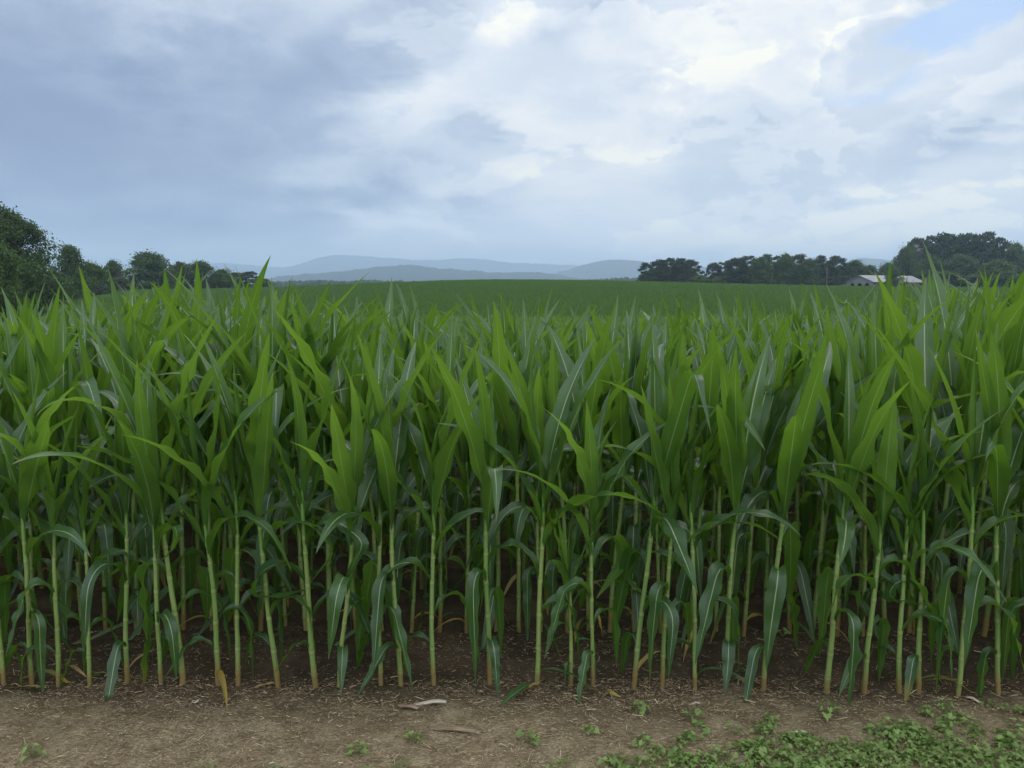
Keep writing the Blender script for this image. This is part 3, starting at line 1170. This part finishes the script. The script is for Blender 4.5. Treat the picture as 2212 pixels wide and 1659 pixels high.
bx, by, _ = at_depth(1886, 612, 256)
barn = bpy.data.objects.new('barn', None)
COL.objects.link(barn)
bz = float(hill_z(bx, by))
BL, BW = 26.0, 9.0                      # length (local x), width (local y); local y=0 front eave side
barn.location = (bx, by, bz)
barn.rotation_euler = (0, 0, R(33))
_, _, z_eave = at_depth(1910, 608.4, 256)
_, _, z_ridge = at_depth(1888, 595.3, 260)
EH, RH = z_eave - bz, z_ridge - bz
# roof: two slabs with thickness
def slab(p, q, r_, s_, th):
    a = [np.array(v, float) for v in (p, q, r_, s_)]
    b = [v - np.array([0, 0, th]) for v in a]
    return [a, b[::-1], [a[1], a[0], b[0], b[1]], [a[2], a[1], b[1], b[2]], [a[3], a[2], b[2], b[3]], [a[0], a[3], b[3], b[0]]]


ov = .5
sl_ = (RH - EH) / (BW / 2)
rf = slab((-ov, -ov, EH - ov * sl_ + .12), (BL + ov, -ov, EH - ov * sl_ + .12), (BL + ov, BW / 2, RH + .12), (-ov, BW / 2, RH + .12), .10)
rf += slab((-ov, BW / 2, RH + .115), (BL + ov, BW / 2, RH + .115), (BL + ov, BW + ov, EH - ov * sl_ + .12), (-ov, BW + ov, EH - ov * sl_ + .12), .10)
quads_mesh('roof', rf, M_ROOF, barn)
# gable wall with three arched doorways, 0.2 thick
def gable_wall(x, thick):
    centers, ww, spring = (2.0, 4.5, 7.0), 1.7, 2.0
    faces = []
    def topz(y):
        return EH + (RH - EH) * (1 - abs(y - BW / 2) / (BW / 2))
    cuts = sorted({0.0, BW / 2, BW} | {c + ww / 2 * math.cos(PI * k / 10) for c in centers for k in range(11)})
    def botz(y, c):
        return spring + math.sqrt(max(0, (ww / 2) ** 2 - (y - c) ** 2)) * .95
    for a, b in zip(cuts[:-1], cuts[1:]):
        mid = (a + b) / 2
        c = next((c for c in centers if abs(mid - c) < ww / 2), None)
        za, zb_ = (botz(a, c), botz(b, c)) if c is not None else (-.3, -.3)
        for xx in (x, x + thick):
            faces.append([(xx, a, za), (xx, b, zb_), (xx, b, topz(b)), (xx, a, topz(a))])
        faces.append([(x, a, za), (x, b, zb_), (x + thick, b, zb_), (x + thick, a, za)])
        if c is not None:
            continue
    for c in centers:
        for s_ in (-1, 1):
            yy = c + s_ * ww / 2
            faces.append([(x, yy, -.3), (x + thick, yy, -.3), (x + thick, yy, spring), (x, yy, spring)])
    return faces


quads_mesh('gable_wall', gable_wall(0, .2), M_SIDING, barn)
quads_mesh('rear_wall', box_faces(.2, BL, BW - .2, BW, -.3, EH - .1), M_DARKWOOD, barn)
quads_mesh('end_wall', box_faces(BL - .2, BL, .0, BW - .2, -.3, EH - .1), M_DARKWOOD, barn)
for i in range(6):
    xx = .6 + i * (BL - 1.2) / 5
    quads_mesh('post', box_faces(xx - .12, xx + .12, 0.02, .26, -.3, EH - .12), M_DARKWOOD, barn)
quads_mesh('eave_beam', box_faces(.25, BL - .25, .03, .22, EH - .62, EH - .13), M_DARKWOOD, barn)
# lean-to on the far left side of the gable
lt = slab((-.4, BW + .1, EH - .3), (BL * .6, BW + .1, EH - .3), (BL * .6, BW + 5.5, .9), (-.4, BW + 5.5, .9), .1)
quads_mesh('lean_to_roof', lt, M_ROOF, barn)
quads_mesh('lean_to_wall', [[(0, BW + .1, -.3), (0, BW + 5.3, -.3), (0, BW + 5.3, .80), (0, BW + .1, EH - .45)]], M_SIDING, barn)
tag(barn, 'long open barn with shiny grey metal roof and three arched doorways', 'barn')
# hay inside, top-level
for i, (hx, hy, w, d, hh) in enumerate(((18.0, 2.2, 5.2, 2.2, 1.9),)):
    m_ = barn.rotation_euler.to_matrix()
    p = m_ @ Vector((hx, hy, 0)) + Vector(barn.location)
    fs = []
    for r in range(3):
        for c in range(4):
            wj = w / 4
            fs += box_faces(-w / 2 + c * wj + .03, -w / 2 + (c + 1) * wj - .03, -d / 2, d / 2, r * hh / 3 + .01, (r + 1) * hh / 3 - .01)
    hb = quads_mesh('hay_stack', fs, M_HAY, None)
    hb.location = p
    hb.rotation_euler = barn.rotation_euler
    tag(hb, 'stack of tan hay under the barn roof\'s right half', 'hay stack')

# ------------------------------------------------------------------ litter, weeds, fallen bits
def ground_hits(n, rng, y0, y1, wid):
    y = rng.uniform(y0, y1, n)
    x = rng.uniform(-1, 1, n) * (wid * y + .25)
    return x, y


def straw_mesh():
    rng = np.random.default_rng(77)
    xs, ys = [], []
    for n, a, b in ((60000, 2.35, 3.25), (50000, 2.8, 3.7), (16000, 3.4, 4.3), (7000, 4.2, 6.5)):
        x, y = ground_hits(n, rng, a, b, .66)
        dens = fbm(x * 2.2, y * 2.2, 21, 3) + .5
        kp = rng.uniform(0, 1, n) < np.clip(.15 + 1.1 * (dens - .2), .1, 1)
        xs.append(x[kp])
        ys.append(y[kp])
    x, y = np.concatenate(xs), np.concatenate(ys)
    n = len(x)
    L = np.minimum(rng.exponential(.0075, n) + .005, .045)
    w = rng.uniform(.0009, .0024, n)
    big = rng.uniform(0, 1, n) < .018
    L[big] *= 1.5
    w[big] *= 2.2
    a = rng.normal(0, .75, n) + np.where(rng.uniform(0, 1, n) < .35, rng.uniform(0, PI, n), 0)
    tl = rng.normal(0, .22, n)
    z = soil_z(x, y) + .0035 + np.abs(np.sin(tl)) * L * .5 + rng.exponential(.003, n)
    T = np.stack([np.cos(a) * np.cos(tl), np.sin(a) * np.cos(tl), np.sin(tl)], -1)
    S = np.stack([-np.sin(a), np.cos(a), 0 * a], -1)
    Up = np.cross(T, S)
    C = np.stack([x, y, z], -1)
    hl, hw = (L / 2)[:, None], (w / 2)[:, None]
    bend = Up * (L * rng.uniform(-.03, .05, n))[:, None]
    ring = []
    for s_, bnd in ((-1, 0), (0, 1), (1, 0)):
        cc = C + T * hl * s_ + bend * bnd
        ring.append(np.stack([cc - S * hw, cc + Up * hw * .9, cc + S * hw], 1))
    V = np.concatenate(ring, 1)                     # n,9,3
    base = np.arange(n)[:, None] * 9
    Fq = np.concatenate([base + np.array([[p, p + 3, p + 4, p + 1]]) for p in (0, 1, 3, 4)], 0)
    D = np.zeros((n, 9, 4))
    D[:, :, 0] = np.clip(rng.beta(1.5, 2.6, n), 0, 1)[:, None]
    return mk_mesh('straw_litter', V.reshape(-1, 3), Fq, M_STRAW, D.reshape(-1, 4), smooth=False)


tag(link('straw_litter', straw_mesh()), 'short dry straw scattered over the brown soil', 'straw', kind='stuff')

LOBED = np.array([(0, 0), (.16, -.10), (.42, -.30), (.40, -.02), (.62, .16), (.40, .28), (.38, .56), (.18, .58), (0, .98),
                  (-.18, .58), (-.38, .56), (-.40, .28), (-.62, .16), (-.40, -.02), (-.42, -.30), (-.16, -.10)])


def weed(rng, n_leaves, spread, hgt, size):
    """fan of lobed leaves on thin stems, as quads from the leaf centre line"""
    Vs, Fs, Ds, n0 = [], [], [], 0
    for i in range(n_leaves):
        a = i * 2.4 + rng.normal(0, .4)
        r = spread * math.sqrt((i + .6) / n_leaves)
        hz = hgt * (1.05 - .55 * (r / spread)) * rng.uniform(.7, 1.15)
        c = np.array([r * math.cos(a), r * math.sin(a), hz])
        st = tube([(0, 0, 0), tuple(c * np.array([.5, .5, .7])), tuple(c)], [.0013, .001, .0008], 3)
        sz = size * rng.uniform(.65, 1.25)
        ya = a + rng.normal(0, .5)
        pit = rng.normal(-.15, .35)
        rol = rng.normal(0, .3)
        e1 = np.array([math.cos(ya) * math.cos(pit), math.sin(ya) * math.cos(pit), math.sin(pit)])
        e2 = np.array([-math.sin(ya), math.cos(ya), 0])
        nrm = np.cross(e1, e2)
        e2 = e2 * math.cos(rol) + nrm * math.sin(rol)
        nrm = np.cross(e1, e2)
        P = np.array([c + e1 * (q[1] - .1) * sz + e2 * q[0] * sz + nrm * (abs(q[0]) * .35 - q[1] ** 2 * .22) * sz for q in LOBED])
        mid = np.array([c + e1 * (v_ - .1) * sz - nrm * (.03 + v_ ** 2 * .22) * sz for v_ in (.05, .3, .55)])
        V = np.concatenate([P, mid])
        Fq = [[0, 1, 2, 16], [16, 2, 3, 17], [17, 3, 4, 5], [17, 5, 6, 18], [18, 6, 7, 8],
              [0, 16, 14, 15], [16, 17, 13, 14], [17, 11, 12, 13], [17, 18, 10, 11], [18, 8, 9, 10]]
        D = np.zeros((len(V), 4))
        D[:, 0] = rng.uniform(0, 1)
        D[:, 1] = rng.uniform(0, 1)
        Vs += [V, st[0]]
        Fs += [np.array(Fq) + n0, st[1] + n0 + len(V)]
        Ds += [D, st[2] + .4]
        n0 += len(V) + len(st[0])
    return np.concatenate(Vs), np.concatenate(Fs), np.concatenate(Ds)


rng = np.random.default_rng(31)
parts = []
for i in range(2300):
    px, py = rng.uniform(560, 2330), rng.uniform(1480, 1840)
    lim = np.interp(px, [560, 1150, 1300, 1500, 1700, 1900, 2212, 2330], [1672, 1640, 1612, 1592, 1570, 1545, 1512, 1500])
    x, y = ground_at(px, py)
    d = (py - lim) / 60 + (fbm(np.array(x * 3.1), np.array(y * 3.1), 63, 3) * 2.6)
    if d < rng.uniform(.12, 1.25):
        continue
    w = weed(rng, int(rng.integers(4, 12)), rng.uniform(.02, .05), rng.uniform(.012, .05), rng.uniform(.011, .027))
    parts.append((w[0] + np.array([x, y, float(soil_z(x, y))]), w[1], w[2]))
V, Fq, D, _ = join(parts)
tag(link('weeds', mk_mesh('weeds', V, Fq, M_WEED, D, smooth=False)), 'low green broad-leaved weeds covering the lower right soil', 'weeds', kind='stuff')

# seedlings standing alone
SEED = [(895, 1600, .9, 'small weed seedling on the soil below the pale husk flakes'),
        (775, 1622, 1.0, 'low weed tuft on the straw, leftmost of the middle seedlings'),
        (1140, 1605, 1.1, 'weed seedling below the fallen green corn leaf'),
        (1272, 1590, .8, 'faint weed seedling right of the one below the fallen leaf'),
        (1382, 1545, 1.1, 'upright weed seedling right of the curled yellow leaf'),
        (1498, 1562, 1.1, 'weed seedling below the curled brown-yellow leaf'),
        (1664, 1558, .6, 'tiny single weed sprout below the front corn row'),
        (1785, 1552, 1.3, 'bushy weed seedling just in front of the row, near the ground cover'),
        (1690, 1372, .9, 'weed seedling growing between the corn rows'),
        (70, 1640, 1.2, 'weed tuft on the straw at the lower left corner')]
for px, py, k, lab in SEED:
    x, y = ground_at(px, py)
    rt = bpy.data.objects.new('weed_seedling', None)
    COL.objects.link(rt)
    rt.location = (x, y, float(soil_z(x, y)))
    w = weed(rng, int(5 * k + 3), .036 * k, .05 * k, .026 * k ** .5)
    link('foliage', mk_mesh('foliage', *w[:2], M_WEED, w[2], smooth=False), rt)
    tag(rt, lab, 'weed', 'weed seedlings on the bare soil')

# small grass tufts at lower left: countless
parts = []
for i in range(1300):
    px, py = rng.uniform(-80, 2300), rng.uniform(1560, 1800)
    x, y = ground_at(px, py)
    if fbm(np.array(x * 2.7), np.array(y * 2.7), 91, 3) * 2.4 + (py - 1640) / 160 < .35 + rng.uniform(0, .3):
        continue
    for b in range(int(rng.integers(3, 8))):
        a = rng.uniform(0, 6.28)
        L_ = rng.uniform(.02, .06)
        lf = leaf(rng, (x + rng.normal(0, .008), y + rng.normal(0, .008), float(soil_z(x, y))), a, R(75), R(rng.uniform(-10, 60)), L_, .0035, 4, 2, 1, (.3, .2), 0)
        D_ = lf[2].copy()
        D_[:, 0] = rng.uniform(0, .7)
        D_[:, 1] = rng.uniform(0, .6)
        parts.append((lf[0], lf[1], D_))
V, Fq, D, _ = join(parts)
tag(link('grass', mk_mesh('grass', V, Fq, M_WEED, D)), 'sparse short grass tufts in the straw along the bottom edge', 'grass', kind='stuff')

# dry husk flakes and fallen leaves
M_HUSK = make_simple_mat('husk', (.24, .20, .15), (.42, .38, .31), 14.0, .8, .15, .3, .004, stretch=(1, 8, 1))


def flake(px, py, L_, W_, rot, name, label, mat, n=10, curl=.25, jag=.12):
    x, y = ground_at(px, py)
    rg = np.random.default_rng(int(px))
    us = np.linspace(-1, 1, 6)
    ts = np.linspace(0, 1, n)
    wv = np.where(ts < .12, .55 + ts * 3, 1.0) * np.where(ts > .8, 1 - (ts - .8) * 2.6, 1)
    VV = np.zeros((2, n, 6, 3))
    for k in range(2):
        for j, u_ in enumerate(us):
            VV[k, :, j, 0] = (ts - .5) * L_ + rg.normal(0, jag * .02, n) * (np.abs(ts - .5) > .4) + (u_ * .012 * (ts > .9))
            VV[k, :, j, 1] = u_ * W_ / 2 * wv
            VV[k, :, j, 2] = .012 + curl * W_ * (1 - u_ * u_) * .5 + .006 * np.sin(ts * 5 + px) - k * .0025
    I = np.arange(n * 6).reshape(n, 6)
    q = np.stack([I[:-1, :-1], I[1:, :-1], I[1:, 1:], I[:-1, 1:]], -1).reshape(-1, 4)
    Fq = np.concatenate([q, q[:, ::-1] + n * 6])
    o = link(name, mk_mesh(name, VV.reshape(-1, 3), Fq, mat))
    o.location = (x, y, float(soil_z(x, y)))
    o.rotation_euler = (0, R(rg.normal(0, 2)), R(rot))
    tag(o, label, 'husk', 'dry husk pieces on the soil')


M_HUSK2 = make_simple_mat('brown_husk', (.12, .085, .055), (.24, .18, .12), 14.0, .85, .1, .3, .004, stretch=(1, 8, 1))
flake(930, 1523, .135, .030, 178, 'husk_piece', 'pale grey dry husk piece lying on the soil mid-left', M_HUSK)
flake(884, 1534, .10, .026, -28, 'husk_piece', 'brown dry husk piece left of the pale grey one', M_HUSK2)
flake(985, 1580, .21, .036, -12, 'husk_piece', 'long brown husk piece nearer the camera', M_HUSK2)
flake(424, 1519, .035, .012, 30, 'husk_piece', 'small pale husk chip on the straw at left', M_HUSK, 6)
flake(1500, 1520, .05, .010, 5, 'husk_piece', 'thin pale husk chip by the front corn row', M_HUSK, 6)
flake(1720, 1590, .085, .012, 8, 'husk_piece', 'pale straw-like husk strip at the weed patch edge', M_HUSK, 6)
flake(2105, 1506, .06, .022, -30, 'husk_piece', 'pale crumpled husk at the right end of the front row', M_HUSK, 6)


def fallen(px, py, L_, W_, rot, age, label, lift=.012, th=(20, -25), tint=.4, name='fallen_leaf'):
    x, y = ground_at(px, py)
    rg = np.random.default_rng(int(px) + 3)
    a = leaf(rg, (0, 0, lift), 0, R(th[0]), R(th[1]), L_, W_, 18, 4, .8, (.7, .25), .22, rg.normal(0, .5), None, rg.normal(0, .5), age, tint, .008)
    V = a[0].copy()
    o = link(name, mk_mesh(name, V, a[1], M_LEAF, a[2]))
    o.location = (x, y, float(soil_z(x, y)) + .008)
    o.rotation_euler = (0, 0, R(rot))
    tag(o, label, 'fallen leaf', 'fallen corn leaves on the soil')


fallen(1148, 1492, .25, .042, 235, 0.0, 'long dark green corn leaf lying on the soil below the front row', .02, (10, -15), .25)
fallen(1168, 1490, .12, .018, 228, .7, 'short yellow leaf beside the long fallen green leaf', .02)
fallen(1312, 1496, .085, .018, 285, .62, 'small curled yellow leaf lying alone on the soil')
fallen(1425, 1455, .21, .022, 212, .68, 'yellow-green bent leaf lying between the front stalks, right of centre', .10, (10, -40))
fallen(1505, 1430, .20, .024, 232, .66, 'leaf with brown-yellow curled tip hanging to the soil', .16, (-10, -60))
fallen(100, 1490, .20, .022, 188, .95, 'brown dry leaf at the foot of the left front stalks')
fallen(150, 1462, .16, .018, -40, .95, 'pinkish dry leaf crossing the left front stalks', .05)
fallen(604, 1478, .14, .018, 200, .9, 'tan dry leaf at the foot of a front stalk left of centre')
fallen(1290, 1400, .15, .016, 280, .62, 'thin yellow leaf hanging between the front stalks', .17, (-40, -85))
fallen(2085, 1478, .20, .02, 170, .7, 'yellowed leaf on the soil at the right end of the row')

# ------------------------------------------------------------------ haze (air)
ext = 8300
me = bpy.data.meshes.new('haze')
z0, z1 = float(GZ.min()) - 14.0, 300.0
hv = [(x, y, z) for z in (z0, z1) for y in (-900, ext) for x in (-ext, ext)]
me.from_pydata(hv, [], [(0, 2, 3, 1), (4, 5, 7, 6), (0, 1, 5, 4), (2, 6, 7, 3), (0, 4, 6, 2), (1, 3, 7, 5)])
mh = bpy.data.materials.new('haze_air')
mh.use_nodes = True
nt = NT(mh.node_tree)
nt.n.clear()
out = nt.n.new('ShaderNodeOutputMaterial')
pv = nt.n.new('ShaderNodeVolumePrincipled')
pv.inputs['Color'].default_value = (.61, .78, 1.0, 1)
pv.inputs['Density'].default_value = 2.9e-4
pv.inputs['Anisotropy'].default_value = 0.6
nt.l.new(pv.outputs[0], out.inputs['Volume'])
me.materials.append(mh)
tag(link('haze', me), kind='stuff')

# ------------------------------------------------------------------ sky and light
SUN_EL, SUN_AZ = R(52), R(8)              # high, ahead, behind the cloud
w = bpy.data.worlds.new('World')
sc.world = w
w.use_nodes = True
nt = NT(w.node_tree)
nt.n.clear()
wo = nt.n.new('ShaderNodeOutputWorld')
bg = nt.n.new('ShaderNodeBackground')
nt.l.new(bg.outputs[0], wo.inputs[0])
tc = nt.n.new('ShaderNodeTexCoord')
sp = nt.n.new('ShaderNodeSeparateXYZ')
nt.l.new(tc.outputs['Generated'], sp.inputs[0])
dx, dy, dz = (X(nt, s_) for s_ in sp.outputs)
az = nt.m('ARCTAN2', dx, dy)
el = nt.m('ARCSINE', dz)
# cloud-layer coordinates: clouds shrink and flatten towards the horizon
den = nt.m('MAXIMUM', dz, 0.0) + 0.16
pl = nt.xyz(dx / den, dy / den, dz * 0.6)
n_big = nt.noise(pl, 0.85, 6, 0.55, .25)
n_mid = nt.noise(pl, 2.3, 8, 0.6, .3)
n_fine = nt.noise(nt.xyz(az * 1.0, el * 1.7, dz), 9.0, 9, 0.62, .4)
n_puff = nt.noise(nt.xyz(az * 1.0, el * 1.25, dz + 3.0), 18.0, 9, 0.62, .3)
wx = (n_mid - 0.5) * 0.20 + (n_fine - 0.5) * 0.10 + (n_puff - .5) * .06
wy = (n_big - 0.5) * 0.10 + (n_fine - 0.5) * 0.06 + (n_puff - .5) * .05
azw, elw = az + wx, el + wy


def blob(px, py, sx, sy, rot, amp, crisp=None):
    a0, e0 = az_el(px, py)
    sx, sy, r_ = sx / F_PX, sy / F_PX, R(rot)
    A, E = azw - a0, elw - e0
    p = (A * math.cos(r_) + E * math.sin(r_)) / sx
    q = (E * math.cos(r_) - A * math.sin(r_)) / sy
    d2 = p * p + q * q
    g = nt.m('EXPONENT', d2 * -1.0)
    if crisp:
        g = nt.step(.5 - crisp, .5 + crisp, g)
    return g * amp


n_crisp = nt.noise(nt.xyz(az * 1.0, el * 1.5, dz + 9.0), 5.5, 10, 0.56, .35)
n_edge = nt.noise(nt.xyz(az * 1.0 + wy, el * 1.55, dz + 21.0), 3.4, 11, 0.58, .25)
rim = nt.step(.485, .515, n_edge) * (1.0 - nt.step(.515, .66, n_edge))
b = 0.72 + rim * (.05 + nt.step(-.25, .1, az) * .13) + nt.step(-.25, .3, az) * .03 + (nt.step(.46, .56, n_crisp) - .5) * nt.step(-.12, .25, az) * .13 + (nt.step(.40, .62, n_crisp) - .5) * .07 + (n_big - 0.5) * 0.30 + (n_mid - 0.5) * 0.22 + (n_fine - .5) * 0.16
BLOBS = [
    (1520, 30, 420, 80, 0, -.11, None), (1300, 380, 420, 90, 0, .05, None), (300, 545, 500, 30, 0, .10, None),
    (200, 330, 680, 290, -8, -.50, None), (60, 180, 300, 130, 0, -.10, None), (640, 170, 420, 120, -12, -.10, None),
    (860, 70, 270, 140, 24, -.18, .22), (200, 470, 420, 50, 0, -.10, None), (420, 60, 240, 60, 0, .08, None),
    (1130, 78, 150, 26, 14, .10, .4), (1190, 110, 300, 120, 0, .07, None),
    (900, 225, 160, 52, 12, .22, None), (1540, 154, 150, 18, 8, .22, .4), (1500, 205, 60, 40, 30, .16, None),
    (1860, 66, 80, 20, 10, .20, .35), (1050, 262, 70, 46, 0, -.16, .35), (1270, 50, 70, 26, 30, -.18, None),
    (1440, 240, 110, 80, 0, -.13, .4), (1680, 230, 150, 90, 25, -.12, .4), (2140, 190, 170, 80, 35, -.14, .4),
    (1250, 330, 500, 160, 0, .07, None), (1700, 360, 260, 60, 8, -.06, None), (2050, 300, 200, 60, 20, -.08, None),
    (2000, 395, 270, 26, 16, .17, None), (860, 430, 210, 26, -3, -.15, None), (820, 476, 240, 22, -3, .15, None),
    (1900, 465, 420, 34, 6, -.08, None), (1200, 520, 800, 30, 0, .03, None), (1900, 510, 400, 22, 3, .07, None), (620, 350, 240, 45, 14, .09, None),
]
for bl in BLOBS:
    b = b + blob(*bl)
col = nt.ramp(b, [(0.0, (.135, .175, .285)), (.25, (.200, .250, .375)), (.42, (.300, .362, .480)), (.58, (.470, .528, .605)),
                  (.74, (.590, .632, .685)), (.90, (.735, .740, .735)), (1.0, (.87, .85, .74))])
# low sky: pale, a little greyer
lowm = nt.step(.075, -.01, el)
col = nt.mix(lowm * 0.75, col, rgba(.75, .77, .78))
sky = nt.n.new('ShaderNodeTexSky')
sky.sky_type = 'NISHITA'
sky.sun_disc = False
sky.sun_elevation = SUN_EL
sky.sun_rotation = SUN_AZ
sky.air_density = 1.0
skyc = nt.mix(1.0, X(nt, sky.outputs[0]), rgba(.10, .10, .10), 'MULTIPLY')
hole = nt.m('ADD', blob(2120, 52, 150, 36, 12, 1.0, .25), blob(1900, 190, 150, 18, 10, .45, .4), clamp=True)
col = nt.mix(hole * .85, col, nt.mix(.5, skyc, rgba(.30, .46, .76)))
nt.put(bg.inputs[0], col)
# the unseen sky overhead and behind has added brightness to light leaves and ground
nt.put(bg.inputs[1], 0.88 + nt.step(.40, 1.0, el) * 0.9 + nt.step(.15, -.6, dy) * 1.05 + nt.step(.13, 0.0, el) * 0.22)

sd = bpy.data.lights.new('sun', 'SUN')
sd.energy = 0.6
sd.angle = R(25)
sd.color = (1.0, .95, .86)
so = bpy.data.objects.new('sun', sd)
COL.objects.link(so)
dirv = Vector((math.sin(SUN_AZ) * math.cos(SUN_EL), math.cos(SUN_AZ) * math.cos(SUN_EL), math.sin(SUN_EL)))
so.rotation_euler = dirv.to_track_quat('Z', 'Y').to_euler()

# ------------------------------------------------------------------ render settings
vs = sc.view_settings
sc.display_settings.display_device = 'sRGB'
vs.view_transform = 'Standard'
vs.look = 'None'
vs.exposure = 0.54
vs.gamma = 1.0
sc.render.engine = 'CYCLES'
cy = sc.cycles
cy.use_denoising = True
cy.max_bounces = 7
cy.diffuse_bounces = 4
cy.glossy_bounces = 2
cy.transmission_bounces = 4
cy.transparent_max_bounces = 4
cy.volume_bounces = 2
cy.caustics_reflective = False
cy.caustics_refractive = False
